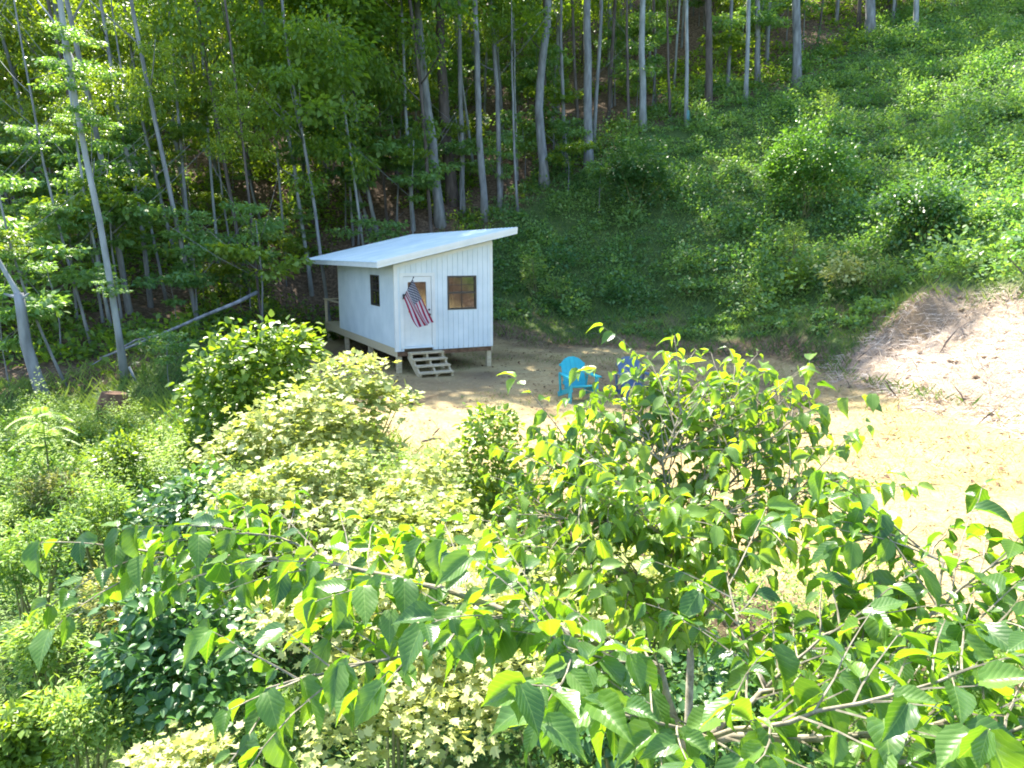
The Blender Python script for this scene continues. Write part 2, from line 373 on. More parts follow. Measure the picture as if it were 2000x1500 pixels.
def leaf_mesh(name, O, D, N, L, mat, tint=0, width=.55, shape=QUAD):
    V, Fc, k = leaves(O, D, N, L, width, shape)
    t = np.repeat(np.broadcast_to(np.asarray(tint, float), (len(O),)), k)
    return npmesh(name, V, Fc, mat, t)

def blob_points(n, lobes, g, shell=.45):
    """points near the surface of a heap of ellipsoid lobes [(cx,cy,cz,rx,ry,rz)], with outward direction"""
    lobes = np.array(lobes, float); vol = lobes[:, 3]*lobes[:, 4]*lobes[:, 5]
    k = g.choice(len(lobes), n, p=vol**.75/(vol**.75).sum())
    d = rnd_dir(n, g); d[:, 2] = np.where(g.random(n) < .75, np.abs(d[:, 2]), d[:, 2])
    r = 1-shell*g.random(n)**1.6
    ph = g.uniform(0, 50); r = r*(1+.55*(vnoise(d[:, 0]*1.9+k*3.1+ph, d[:, 2]*1.9+d[:, 1]*1.3, .55, 3)-.5))
    sh = rnd_dir(26, g); sh[:, 2] = np.abs(sh[:, 2]); si = g.integers(0, 26, n); on = g.random(n) < .16      # shoots that stick out
    d = np.where(on[:, None], unit(sh[si]+rnd_dir(n, g)*.10), d); r = np.where(on, g.uniform(.8, 1.4, n), r)
    P = lobes[k, :3]+d*lobes[k, 3:]*r[:, None]
    return P, unit(d/lobes[k, 3:]*lobes[k, 3:].mean(1)[:, None])

# ------------------------------------------------------------------ forest trees
def trunk_mb(pts, r0, r1, n=7, limbs=3, g=random, start=.55):
    """tapered trunk through pts with limbs"""
    mb = MB(); P = [Vector(p) for p in pts]; out = []
    seg = [(P[i+1]-P[i]).length for i in range(len(P)-1)]; tot = sum(seg)
    fine = [P[0]]; 
    m = max(8, int(tot/1.4))
    def at(t):
        s = t*tot
        for i, l in enumerate(seg):
            if s <= l or i == len(seg)-1: return P[i].lerp(P[i+1], s/l)
            s -= l
    ctr = [at(i/m)+Vector((g.uniform(-1,1), g.uniform(-1,1), 0))*(r0*.22 if 0 < i < m else 0) for i in range(m+1)]
    rad = [r0*(1-i/m)+r1*(i/m) for i in range(m+1)]; rad[0] *= 1.35
    mb.tube(ctr, rad, n)
    for _ in range(limbs):
        t = g.uniform(start, .95); p = at(t); r = (r0*(1-t)+r1*t)*.5
        a = g.uniform(0, 6.28); L = g.uniform(1.2, 2.8)
        d = Vector((math.cos(a), math.sin(a), g.uniform(.3, 1)))
        q = p+d*L*.5+Vector((0, 0, .1)); e = p+d*L+Vector((0, 0, .35))
        mb.tube([p, q, e], [r, r*.7, r*.3], 5); out.append(e)
    return mb, at
def crown_mesh(name, seed, rx, rz, n, size, mat, clumps=16, flat=.5):
    g = np.random.default_rng(seed)
    cl = rnd_dir(clumps, g)*(g.random((clumps, 1))**.45)*np.array([rx, rx, rz])
    cl[:, 2] += rz
    rad = g.uniform(.28, .5, clumps)*rx
    k = g.integers(0, clumps, n); d = rnd_dir(n, g)
    P = cl[k]+d*rad[k][:, None]*(g.random((n, 1))**.5)*np.array([1, 1, flat])
    D = unit(d*np.array([1, 1, .3])+rnd_dir(n, g)*.7+np.array([0, 0, -.35])); N = unit(np.array([0, 0, 1])+rnd_dir(n, g)*.75)
    tint = g.normal(.25, .12, clumps)[k]
    return leaf_mesh(name, P, D, N, size*g.uniform(.7, 1.3, n), mat, tint, .6)
CROWN = [crown_mesh('crown', 10+i, 2.9+.3*(i % 3), 4.6, 2600, .27, M['canopy'], 18) for i in range(4)]
MIDCROWN = [crown_mesh('crown', 30+i, 2.0+.2*i, 2.6, 3500, .145, M['canopy'], 18, .42) for i in range(3)]
LITCROWN = [crown_mesh('crown', 40+i, 2.0+.2*i, 2.6, 3500, .145, M['bright'], 18, .42) for i in range(3)]  # mid crowns recoloured brighter, painting in sunlit canopy
SAPCROWN = [crown_mesh('crown', 50+i, 1.25+.15*i, 1.0, 900, .19, M['bright'] if i == 1 else M['hill'], 9, .3) for i in range(4)]

def put(name, mesh, parent, loc, rz=0, sc=(1, 1, 1)):
    o = link(name, mesh, parent, loc); o.rotation_euler = (0, 0, rz); o.scale = sc; return o

TREES = [  # base px,py ; further trunk pixels going up ; width px at base ; bark ; height ; label
 ((245,740),[(205,490),(150,210),(125,60)],19,'bark_pale',17,'tall pale leaning tree at the edge of the woods left of the fallen log'),
 ((610,580),[(570,290),(520,90)],11,'bark_pale',19,'slim pale trunk leaning left just beyond the left end of the cabin roof'),
 ((742,470),[(700,290),(688,130),(667,0)],11,'bark',19,'slender kinked trunk right behind the middle of the white roof'),
 ((728,462),[(655,225),(560,0)],9,'bark',18,'thin trunk leaning far left, rising from behind the cabin roof'),
 ((860,440),[(842,260),(812,0)],22,'bark',21,'stout grey trunk standing behind the cabin roof above the flag'),
 ((884,398),[(868,225),(860,40)],26,'bark_dark',22,'thick brown trunk in shade between two grey trunks behind the roof'),
 ((904,415),[(900,200),(897,40)],12,'bark',20,'straight medium grey trunk beside the thick brown one behind the roof'),
 ((947,430),[(934,220),(928,0)],16,'bark',21,'smooth grey trunk behind the high end of the roof, kinked halfway up'),
 ((1063,365),[(1053,200),(1060,120),(1072,0)],21,'bark',21,'heavy grey trunk with a curve in it, right of the high roof end'),
 ((1150,330),[(1147,150),(1148,0)],20,'bark',22,'thick straight grey trunk at the left end of the open hillside'),
 ((1104,322),[(1100,210),(1096,90)],9,'bark',17,'slim grey trunk between the curved trunk and the thick straight one'),
 ((1130,275),[(1122,120),(1117,0)],8,'bark_dark',18,'slim dark trunk just left of the thick straight grey trunk'),
 ((1256,255),[(1254,120),(1254,0)],15,'bark_pale',22,'straight pale grey trunk on its own above the left hillside brush'),
 ((1228,262),[(1226,160),(1224,40)],7,'bark_dark',16,'thin dark trunk close left of the pale grey trunk on the slope'),
 ((1310,235),[(1305,140),(1303,30)],6,'bark_dark',15,'very thin dark stem between two pale trunks on the ridge'),
 ((1341,245),[(1341,140),(1341,0)],9,'bark_pale',17,'thin pale trunk with a teal tube round its foot'),
 ((1383,210),[(1385,100),(1384,0)],16,'bark_dark',22,'dark brown straight trunk at the edge of the hillside'),
 ((1456,203),[(1460,100),(1463,0)],10,'bark_pale',20,'narrow pale trunk rooted low on the brushy slope, left of a thicker grey one'),
 ((1481,165),[(1479,80),(1479,0)],12,'bark',21,'grey trunk close behind a narrower pale one on the upper slope'),
 ((1557,170),[(1555,80),(1555,0)],19,'bark',22,'broad grey trunk standing out alone on the upper hillside'),
 ((1698,70),[(1699,30),(1700,-20)],20,'bark',21,'broad grey trunk near the top of the hillside'),
 ((1789,75),[(1790,30),(1790,-20)],11,'bark_pale',20,'slim pale trunk right of the broad trunk at the hilltop'),
 ((1857,22),[(1857,0),(1857,-30)],15,'bark',20,'rightmost trunk on the skyline of the hill'),
 ((1676,62),[(1678,20),(1680,-30)],8,'bark_dark',18,'thin dark trunk left of the broad trunk at the hilltop'),
 ((1735,42),[(1737,0),(1738,-30)],8,'bark_dark',18,'thin dark trunk between the two pale trunks at the hilltop'),
 ((295,600),[(272,400),(232,230)],13,'bark',18,'pale trunk of a clump inside the left woods above the fallen log'),
 ((327,590),[(292,430),(262,300)],8,'bark',15,'thin trunk on the right of the clump above the fallen log'),
 ((377,545),[(362,380),(350,250)],10,'bark',17,'grey trunk in the left woods above the middle of the fallen log'),
 ((428,520),[(409,300),(400,170)],8,'bark_pale',17,'slim pale trunk in the left woods left of the upper log end'),
 ((456,508),[(434,385),(420,250)],6,'bark',15,'very slim grey trunk beside the slim pale one in the left woods'),
 ((512,438),[(486,355),(470,240)],6,'bark',15,'small distant trunk above the upper end of the fallen log'),
 ((808,450),[(797,290),(790,160)],9,'bark_pale',15,'slim pale trunk behind the roof, left of the stout grey one'),
 ((690,480),[(684,370),(676,260)],7,'bark',13,'short thin trunk behind the low end of the roof'),
 ((182,680),[(122,470),(86,330)],8,'bark',14,'thin trunk leaning left between the broken snag and the pale tree'),
 ((137,760),[(66,620),(30,520)],8,'bark',10,'spindly leaning stem between the broken snag and the pale tree'),
 ((218,640),[(188,500),(165,380)],9,'bark_pale',14,'slim second trunk close left of the tall pale leaning tree'),
 ((1012,420),[(1006,330),(1002,230)],6,'bark',13,'thin sapling trunk right behind the high roof end'),
 ((756,440),[(746,310),(740,200)],7,'bark_dark',14,'thin dark trunk left of the slim pale one behind the roof'),
]
tree_xy = []
for i, (b, up, wpx, bk, H, lab) in enumerate(TREES):
    P0 = ground_hit(*b); d = P0[1]; r0 = max(.03, wpx/2*d/F*(.72 if P0[0] < -6 else .9))
    P0[2] -= .25
    pts = [Vector(P0)]
    g = random.Random(100+i)
    dd = d
    for (px, py) in up: pts.append(Vector(pix(px, py, dd)))
    dirv = (pts[-1]-pts[-2]).normalized()
    need = max(2.0, H-(pts[-1].z-P0[2]))
    dirv = (dirv+Vector((0, 0, 1.2))).normalized(); pts.append(pts[-1]+dirv*need*.5)
    pts.append(pts[-1]+Vector((0, 0, need*.5)))
    t = thing('forest_tree', lab, 'tree', P0)
    loc = [p-Vector(P0) for p in pts]
    mb, at = trunk_mb(loc, r0, r0*.25, 9, 4, g, .5)
    mb.build('trunk', M[bk], t, smooth=True)
    top = loc[-1]
    small = H < 16
    mesh = (MIDCROWN[i % 3] if small else CROWN[i % 4])
    if P0[0] < -7.6 and P0[1] < 28: put('crown', MIDCROWN[i % 3], t, (top.x, top.y, top.z-2.6), g.uniform(0, 6.28), (.25, .25, .4))
    else: put('crown', mesh, t, (top.x, top.y, top.z-(4.0 if small else 7.6)), g.uniform(0, 6.28), (1.1, 1.1, 1) if P0[0] < 1.8 else (.6, .6, .8))
    if not small and -7.6 < P0[0] < 1.8: put('crown', CROWN[(i+1) % 4], t, (top.x+g.uniform(-1, 1), top.y-1.0, top.z-3.6), g.uniform(0, 6.28), (1.1, 1.1, .8))
    if P0[0] < -4:
        for q in range(4):
            c = at(g.uniform(.12, .5)); sc_ = g.uniform(.3, .55)
            put('leaf_spray', SAPCROWN[g.randrange(4)], t, (c.x+g.uniform(-.2, .2), c.y-.15, c.z-.5*sc_), g.uniform(0, 6.28), (sc_, sc_, sc_*.8))
    if b[0] == 1341:
        tb = MB(); tb.tube([(0, 0, .3), (0, 0, 1.0)], r0*1.3, 10); tb.build('tree_tube', M['tube'], t)
    tree_xy.append((P0[0], P0[1]))

# the leaning snag, fallen log and broken bits at the wood's edge
P0 = ground_hit(92, 785); d = P0[1]; P0[2] -= .2
sn = thing('broken_snag', 'dead leaning tree snapped at head height with a thin stem hanging on, far left', 'dead tree', P0)
rel = lambda px, py, dd=d: Vector(pix(px, py, dd))-Vector(P0)
mb = MB(); mb.tube([(0,0,0), rel(70,735), rel(50,670), rel(42,610), rel(36,572)], [.17,.135,.12,.11,.10], 9); mb.build('trunk', M['bark'], sn, smooth=True)
mb = MB(); mb.tube([rel(36,576), rel(20,548), rel(-5,505), rel(-30,470)], [.07,.05,.045,.03], 6); mb.build('broken_stem', M['bark_pale'], sn)
mb = MB(); mb.tube([rel(38,580), rel(22,578), rel(8,574)], [.05,.04,.02], 6); mb.tube([rel(40,585), rel(56,573)], [.04,.015], 5); mb.build('branch_stub', M['bark_pale'], sn)
def log(name, label, px, rad, mat, cat, lift=.12):
    P = []
    for (x, y, dd) in px: P.append(Vector(pix(x, y, dd)))
    base = P[0].copy()
    t = thing(name, label, cat, base); mb = MB(); mb.tube([p-base for p in P], rad, 8); mb.build('log', M[mat], t, smooth=True); return t
lg = log('fallen_log', 'long grey fallen trunk lying slanted through the brush left of the cabin', [(195,700,18.6),(310,655,20.3),(400,616,22),(460,592,23.2),(502,571,24.2)], [.025,.04,.05,.06,.065], 'bark', 'log')
mb = MB(); mb.tube([Vector(pix(310,655,20.3))-lg.location, Vector(pix(265,664,19.8))-lg.location, Vector(pix(180,712,18.4))-lg.location], [.035,.025,.015], 6); mb.build('branch', M['bark'], lg)
log('broken_stick', 'short pale snapped stick standing at the foot of the tall pale tree', [(272,760,18.2),(252,716,18.2)], [.035,.03], 'bark_pale', 'stick')
P0 = ground_hit(222, 812); st = thing('old_stump', 'small brown rotten stump on the lit grass ledge at left', 'stump', P0)
mb = MB(); mb.tube([(0,0,-.15),(0.02,0,.25),(.05,.02,.5)], [.38,.33,.25], 10); mb.build('stump_wood', M['rot'], st, smooth=False)
P0 = ground_hit(845, 868); sk = thing('dead_branch', 'small dark dead branch lying on the straw edge below the steps', 'branch', P0)
mb = MB(); mb.tube([(-.2,0,.03),(0,.05,.07),(.2,.1,.05)], [.02,.025,.015], 6); mb.tube([(0,.05,.14),(.14,-.05,.3)], [.02,.012], 5); mb.build('wood', M['bark_dark'], sk)

# filler forest behind: individual trees, trunk + crown copies
BKS = ['bark', 'bark_dark', 'bark', 'bark_pale']
TRUNKP = []
for i in range(6):
    g = random.Random(300+i)
    mb, at = trunk_mb([(0,0,-.4), (g.uniform(-.3,.3),g.uniform(-.3,.3),6), (g.uniform(-.5,.5),g.uniform(-.5,.5),13), (g.uniform(-.6,.6),g.uniform(-.6,.6),18)], [.12,.08,.15,.07,.10,.11][i], .06, 7, 5, g, .35)
    TRUNKP.append(mb.mesh('trunk', M[BKS[i % 4]], True))
def visible(x, y, mx=1.0): return abs(x) < (1000/F)*y*1.0+mx
cand = []
g = random.Random(5)
for _ in range(9000):
    y = g.uniform(14, 80); x = g.uniform(-1, 1)*(y*.74+7)
    if y < float(edge_y(x))+1.2: continue
    if x < -9 and y < 24: continue
    if x > 12 and y > float(edge_y(x))+16: continue
    sp = (2.3 if y < 45 else 3.0) if x < 12 else 3.4
    if any((x-a)**2+(y-b)**2 < sp*sp for a, b in cand): continue
    if any((x-a)**2+(y-b)**2 < 1.3**2 for a, b in tree_xy): continue
    cand.append((x, y))
cand = sorted(cand, key=lambda q: q[0]**2+q[1]**2)[:215]
protos = {}
LAND = [(-300,'the picture edge beside the broken snag'),(60,'the broken snag'),(200,'the tall pale leaning tree'),(285,'the trunk clump above the fallen log'),(400,'the upper fallen log end'),(560,'the slim pale trunk by the low roof corner'),
        (690,'the kinked trunk behind the roof'),(835,'the stout grey trunk above the flag'),(935,'the smooth kinked trunk by the high roof end'),(1058,'the curved grey trunk'),(1150,'the thick straight hillside trunk'),
        (1255,'the straight pale trunk on the ridge'),(1341,'the teal-footed trunk'),(1384,'the dark brown ridge trunk'),(1470,'the pale pair of trunks'),(1556,'the broad lone slope trunk'),(1699,'the broad hilltop trunk'),(1800,'the slim pale hilltop trunk'),(1900,'the rightmost skyline trunk'),(2300,'the picture edge at the hilltop')]
ORD = ['nearest', 'second nearest', 'third nearest', 'fourth nearest', 'fifth nearest', 'sixth nearest', 'seventh nearest', 'eighth nearest', 'ninth nearest', 'tenth nearest', 'eleventh nearest', 'twelfth nearest', 'thirteenth nearest', 'fourteenth nearest', 'fifteenth nearest', 'sixteenth nearest', 'seventeenth nearest', 'eighteenth nearest', 'nineteenth nearest', 'twentieth nearest', '21st nearest', '22nd nearest', '23rd nearest', '24th nearest', '25th nearest', '26th nearest', '27th nearest', '28th nearest', '29th nearest', '30th nearest', '31st nearest', '32nd nearest', '33rd nearest']
def place_label(what, x, y, z, seen):
    dep = y*CP-(z-CAMZ)*SP; px = 1000+F*x/dep
    lx, nm = min(LAND, key=lambda q: abs(q[0]-px)); key = (nm, px < lx); seen[key] = seen.get(key, 0)+1
    return f"{what}, {ORD[min(seen[key]-1, len(ORD)-1)]} {'left' if px < lx else 'right'} of {nm}"
seenT, seenS = {}, {}
def filler(x, y, i, kind):
    z = gz(x, y); g = random.Random(1000+i)
    lab = place_label(['grey', 'brown', 'grey', 'pale', 'grey', 'brown'][i % 6]+' woodland tree', x, y, z, seenT)
    grp = 'woodland trees around the clearing'
    t = thing('forest_tree', lab, 'tree', (x, y, z), g.uniform(0, 6.28), grp)
    t.rotation_mode = 'ZYX'; t.rotation_euler = (g.uniform(-.04, .06), g.uniform(-.05, .05)-(.09 if x < -2 else 0), g.uniform(0, 6.28))
    s = g.uniform(.8, 1.2)*(.72 if x < -5 else 1); sz = g.uniform(.85, 1.12)
    put('trunk', TRUNKP[i % 6], t, (0, 0, 0), 0, (s, s, sz))
    deep = y-float(edge_y(x))
    if (x < -2 or deep > 5) and not (x < -12 and i % 5 == 3): put('crown', (LITCROWN if (x < -9 and i % 3) or i % 5 == 0 else MIDCROWN)[i % 3], t, (0, 0, g.uniform(2.6, 6.5)), g.uniform(0, 6.28), (1.15, 1.15, g.uniform(1.3, 2.2)) if not (x < -9 and y < 29) else (.6, .6, .7))
    hi = 8.2 if x < 2 else 10
    if deep > 14: hi = 5.5
    if len(t.children) < 2: put('crown', LITCROWN[i % 3], t, (0, 0, g.uniform(5, 9)), g.uniform(0, 6.28), (.55, .55, .9))
    if (x < 1.8 and deep < 4 and x > -9) or (i % 5 < 2 and x > -9): put('crown', CROWN[i % 4], t, (0, 0, hi*sz+g.uniform(-1, 1)), g.uniform(0, 6.28), ((1.05, 1.05, g.uniform(.9, 1.15)) if x < 1.8 else (.7, .7, .9)))
for i, (x, y) in enumerate(cand): filler(x, y, i, 0)

# understorey saplings
STEMP = []
for i in range(3):
    g = random.Random(400+i)
    mb, at = trunk_mb([(0,0,-.2),(g.uniform(-.15,.15),g.uniform(-.15,.15),1.6),(g.uniform(-.25,.25),g.uniform(-.25,.25),3.2)], .035, .012, 5, 4, g, .4)
    STEMP.append(mb.mesh('stem', M['bark'], True))
def sapling(P, h, s, i, label, group=None):
    g = random.Random(2000+i); t = thing('sapling', label, 'sapling', P, g.uniform(0, 6.28), group)
    put('stem', STEMP[i % 3], t, (0, 0, 0), 0, (h/3.2, h/3.2, h/3.2))
    put('crown', SAPCROWN[i % 4], t, (0, 0, h*.5), g.uniform(0, 6.28), (s, s, s*.9))
    if h > 3: put('crown', SAPCROWN[(i+1) % 4], t, (.2, .1, h*.78), g.uniform(0, 6.28), (s*.7, s*.7, s*.7))
SAPS = [(700,480,5.2,1.7,'bright green layered sapling above the low end of the cabin roof'),
 (560,560,2.4,1.0,'small leafy sapling left of the cabin roof corner'),(510,545,2.2,.9,'leafy sapling over the upper end of the fallen log'),
 (400,600,1.6,1.1,'low bushy sapling behind the middle of the fallen log'),(345,640,1.5,.9,'low bushy sapling behind the lower half of the fallen log'),
 (60,640,3.6,1.4,'leafy sapling behind the broken snag at far left'),(120,700,2.6,1.1,'leafy sapling right behind the broken snag'),(200,560,3.4,1.2,'green sapling behind the tall pale tree'),
 (20,760,2.0,1.0,'low leafy sapling at the foot of the broken snag'),(470,600,1.4,.8,'small bush below the upper log end'),(330,760,1.1,.55,'small shrub at the grassy edge below the fallen log'),
 (620,470,3.0,1.1,'sapling at the edge of the woods just above the low roof corner'),(1170,420,2.6,.9,'sapling in the half shade right of the curved trunk'),(1110,380,2.8,1.0,'thin sapling under the curved grey trunk'),(980,410,2.6,.9,'sapling behind the high roof end'),
 (160,520,4.2,1.5,'tall sapling high behind the tall pale tree'),(300,480,3.6,1.2,'sapling in the middle of the left woods'),(640,400,4.0,1.4,'sapling deep in the woods over the low roof end')]
for i, (px, py, h, s, lab) in enumerate(SAPS):
    P = ground_hit(px, py); sapling(P, h, s, i, lab)
g = random.Random(77); sp_ = []
while len(sp_) < 140:
    y = g.uniform(20, 62); x = g.uniform(-1, .75)*(y*.72+3)
    if y < float(edge_y(x))+.6: continue
    sp_.append((x, y))
for k, (x, y) in enumerate(sorted(sp_, key=lambda q: q[0]**2+q[1]**2)):
    z = gz(x, y)
    sapling((x, y, z), g.uniform(2, 5.5), g.uniform(.8, 1.6), 50+k, place_label('small leafy sapling', x, y, z, seenS), 'saplings under the trees')

# ------------------------------------------------------------------ stuff: hillside growth, weeds, grass, straw, brush
def scatter(n, x0, x1, y0, y1, mask, g=rng):
    x = g.uniform(x0, x1, n); y = g.uniform(y0, y1, n); k = mask(x, y); return x[k], y[k]
def in_view(x, y, m=2.0): return (np.abs(x) < .72*y+m)

def mounds(name, x, y, rad, hgt, per, size, mat, tintbase, g, width=.6, shape=QUAD):
    n = len(x); z = ground_z(x, y); k = np.repeat(np.arange(n), per); m = len(k)
    d = rnd_dir(m, g); d[:, 2] = np.abs(d[:, 2]); rr = (.45+.55*g.random(m))
    P = np.stack([x[k]+d[:, 0]*rad[k]*rr, y[k]+d[:, 1]*rad[k]*rr, z[k]+d[:, 2]*hgt[k]*rr], 1)
    P[:, 2] = np.maximum(P[:, 2], ground_z(P[:, 0], P[:, 1])+.02)
    D = unit(d*np.array([1, 1, .5])+rnd_dir(m, g)*.8); N = unit(d*.6+np.array([0, 0, .8])+rnd_dir(m, g)*.6)
    me = leaf_mesh(name, P, D, N, size*g.uniform(.65, 1.35, m), mat, (tintbase[k]+g.normal(0, .08, m)), width, shape)
    return me
g = np.random.default_rng(21)
hm = lambda x, y: (sdf(PAD, x, y) > .9) & (y < edge_y(x)+2.5) & (brush_sdf(x, y) > .5) & (x > -1.2) & (y > 13) & in_view(x, y, 4) & ((y > 29.5) | (x > 3) )
x, y = scatter(5200, -2, 46, 13, 62, hm, g)
bench = (sdf(PAD, x, y) < 3.6)                         # the mown strip above the bank stays low
rad = g.uniform(.3, 1.0, len(x))*np.where(bench, .6, 1); hg = (.2+1.7*vnoise(x, y, 2.4, 5)**1.7)*g.uniform(.4, 1.6, len(x))*np.where(bench, .22, 1)
tb = .5*vnoise(x, y, 2.0, 8)+.4*vnoise(x, y, 5, 9)+g.normal(0, .14, len(x))-.30
props(link('hillside_undergrowth', mounds('hillside_undergrowth', x, y, rad, hg, 76, .14, M['hill'], tb, g)), 'dense green undergrowth covering the hillside right of the cabin', 'undergrowth', kind='stuff')

x, y = scatter(620, -1, 46, 15, 60, lambda x, y: hm(x, y) & (sdf(PAD, x, y) > 3.0), g)
rad = g.uniform(.6, 1.25, len(x)); hg = g.uniform(.7, 1.7, len(x))
props(link('hillside_thicket', mounds('hillside_thicket', x, y, rad, hg, 230, .165, M['hill'], g.uniform(-.3, .9, len(x)), g)), 'taller leafy thicket clumps scattered over the hillside', 'undergrowth', kind='stuff')
# tall spiky weeds on the hillside foot (pale green)
def stalks(x, y, h, per, size, g, spread=.16, lean=.25):
    n = len(x); z = ground_z(x, y); k = np.repeat(np.arange(n), per); m = len(k)
    t = g.random(m)**.8; a = g.random(m)*6.283
    lx = g.normal(0, lean, n); ly = g.normal(0, lean, n)
    rr = spread*h[k]*(1.05-t)*.6
    P = np.stack([x[k]+lx[k]*t*h[k]+np.cos(a)*rr*.3, y[k]+ly[k]*t*h[k]+np.sin(a)*rr*.3, z[k]+t*h[k]], 1)
    D = np.stack([np.cos(a), np.sin(a), g.uniform(-.3, .7, m)], 1); N = unit(np.array([0, 0, 1])+rnd_dir(m, g)*.4)
    return P, D, N, size*g.uniform(.6, 1.3, m)*(1.15-.6*t), k, t
g = np.random.default_rng(22)
left = lambda x, y: (sdf(PAD, x, y) > .4) & (y < edge_y(x)-1) & (x < 2.5) & (x > -.8*y-3) & (y > 1.2) & ((y < 14.6+(x+8)*.2) | (x > -5))
x, y = scatter(5200, -16, 3, 1.5, 18, left, g)
keep = g.random(len(x)) < .25+.75*vnoise(x, y, 1.6, 4); x, y = x[keep], y[keep]
x, y, h = x[::2], y[::2], (.25+.4*vnoise(x, y, 1.8, 6))[::2]
cx, cyy = scatter(560, -15, 2.5, 1.2, 17, left, g)
cr = g.uniform(.22, .5, len(cx)); ch = g.uniform(.5, 1.25, len(cx)); kk = np.repeat(np.arange(len(cx)), 16)
ox, oy = g.normal(0, .55, len(kk)), g.normal(0, .55, len(kk))
x = np.r_[x, cx[kk]+ox*cr[kk]]; y = np.r_[y, cyy[kk]+oy*cr[kk]]; h = np.r_[h, np.clip(ch[kk]*np.exp(-(ox**2+oy**2)*.8), .12, 2)*g.uniform(.85, 1.1, len(kk))]
P, D, N, L, k, t = stalks(x, y, h, 38, .08, g, .55, .16)
tb = (.6*vnoise(x, y, 1.5, 11)+.05)[k]+.45*t-.35
props(link('tall_weeds', leaf_mesh('tall_weeds', P, D, N, L, M['weed'], tb, .3)), 'feathery green weeds filling the slope at lower left', 'weeds', kind='stuff')
x, y = scatter(2600, -14, 3, 1.5, 18, left, g)
rad = g.uniform(.2, .5, len(x)); hg = g.uniform(.15, .5, len(x))
props(link('leafy_groundcover', mounds('leafy_groundcover', x, y, rad, hg, 22, .075, M['hill'], .3*vnoise(x, y, 1.2, 13), g)), 'low leafy ground cover between the weeds at lower left', 'ground cover', kind='stuff')

def blades(name, label, cat, x, y, L, lay, mat, tint, g, wid=.035):
    """thin strands: lay 0 = upright grass, 1 = lying straw"""
    n = len(x); z = ground_z(x, y); a = g.random(n)*6.283
    up = np.where(g.random(n) < lay, g.uniform(-.05, .25, n), g.uniform(.8, 2.2, n))
    D = np.stack([np.cos(a), np.sin(a), up], 1); N = np.stack([-np.sin(a)*.3, np.cos(a)*.3, np.ones(n)], 1)+rnd_dir(n, g)*.2
    N = np.where(up[:, None] > .5, np.stack([np.sin(a), -np.cos(a), np.zeros(n)+.3], 1), N)
    props(link(name, leaf_mesh(name, np.stack([x, y, z+g.uniform(0, .03, n)], 1), D, N, L, mat, tint, wid)), label, cat, kind='stuff')
g = np.random.default_rng(23)
padm = lambda x, y: (sdf(PAD, x, y) < .35+.5*(vnoise(x, y, .8, 3)-.5)) & in_view(x, y, 2)
x, y = scatter(120000, -7, 15, 3, 30, padm, g)
keep = g.random(len(x)) < np.clip(1.5*vnoise(x, y, 1.3, 15), .25, 1)*np.clip(14/y, .25, 1)*np.where((y > 14) & (x < 7), .45, 1); x, y = x[keep], y[keep]
blades('straw_mulch', 'loose golden straw spread over the cleared pad', 'straw', x, y, g.uniform(.10, .32, len(x)), .97, M['straw'], .35*vnoise(x, y, 1.0, 16), g, .045)
x, y = scatter(30000, -7, 9, 10, 30, lambda x, y: padm(x, y) & (vnoise(x, y, 1.7, 31) > .42), g)
keep = g.random(len(x)) < .7; x, y = x[keep], y[keep]
blades('sparse_grass', 'thin young grass coming up through the straw', 'grass', x, y, g.uniform(.05, .14, len(x)), .2, M['grass'], .2, g, .10)
grs = lambda x, y: (sdf(PAD, x, y) > -.1) & (y < edge_y(x)+2) & (brush_sdf(x, y) > -.2) & in_view(x, y, 2) & (y > 9)
x, y = scatter(200000, -18, 16, 9, 42, grs, g)
keep = (g.random(len(x)) < np.clip(14/y, .3, 1)); x, y = x[keep], y[keep]
blades('rough_grass', 'rough green grass along the wood edge and above the bank', 'grass', x, y, g.uniform(.12, .42, len(x)), .15, M['grass'], .7*vnoise(x, y, 1.5, 17)-.1, g, .10)
x, y = scatter(85000, 6, 20, 7, 26, lambda x, y: (brush_sdf(x, y) < .2+.8*(vnoise(x, y, .9, 19)-.5)), g)
blades('dead_brush', 'pale dry cut brush heaped on the bank at right', 'brush', x, y, g.uniform(.12, .5, len(x)), .9, M['brush'], .9*vnoise(x, y, .7, 18)-.1, g, .035)
cx_, cy_ = scatter(900, 6, 20, 7, 26, lambda x, y: (brush_sdf(x, y) < .3), g)
def clods(x, y, r, g):
    T = np.array([(1,0,0),(-1,0,0),(0,1,0),(0,-1,0),(0,0,1),(0,0,-1)], float); Fq = np.array([(0,2,4),(2,1,4),(1,3,4),(3,0,4),(2,0,5),(1,2,5),(3,1,5),(0,3,5)])
    n = len(x); z = ground_z(x, y); V = T[None]*r[:, None, None]*g.uniform(.5, 1.3, (n, 6, 1)); V[..., 2] *= .7
    a = g.random(n)*6.28; X = V[..., 0]*np.cos(a)[:, None]-V[..., 1]*np.sin(a)[:, None]; Yv = V[..., 0]*np.sin(a)[:, None]+V[..., 1]*np.cos(a)[:, None]
    V = np.stack([X+x[:, None], Yv+y[:, None], V[..., 2]+z[:, None]], -1)
    return V.reshape(-1, 3), (Fq[None]+(np.arange(n)*6)[:, None, None]).reshape(-1, 3)
x2, y2 = scatter(700, -2, 10, 12, 29, lambda x, y: (np.abs(sdf(PAD, x, y)-.3) < .7) & (y > 12), g)
V_, F_ = clods(np.r_[cx_, x2], np.r_[cy_, y2], np.r_[g.uniform(.03, .14, len(cx_)), g.uniform(.02, .08, len(x2))], g)
props(link('clods', npmesh('clods', V_, F_, M['clod'])), 'brown clods and stones scattered along the graded bank', 'clods', kind='stuff')
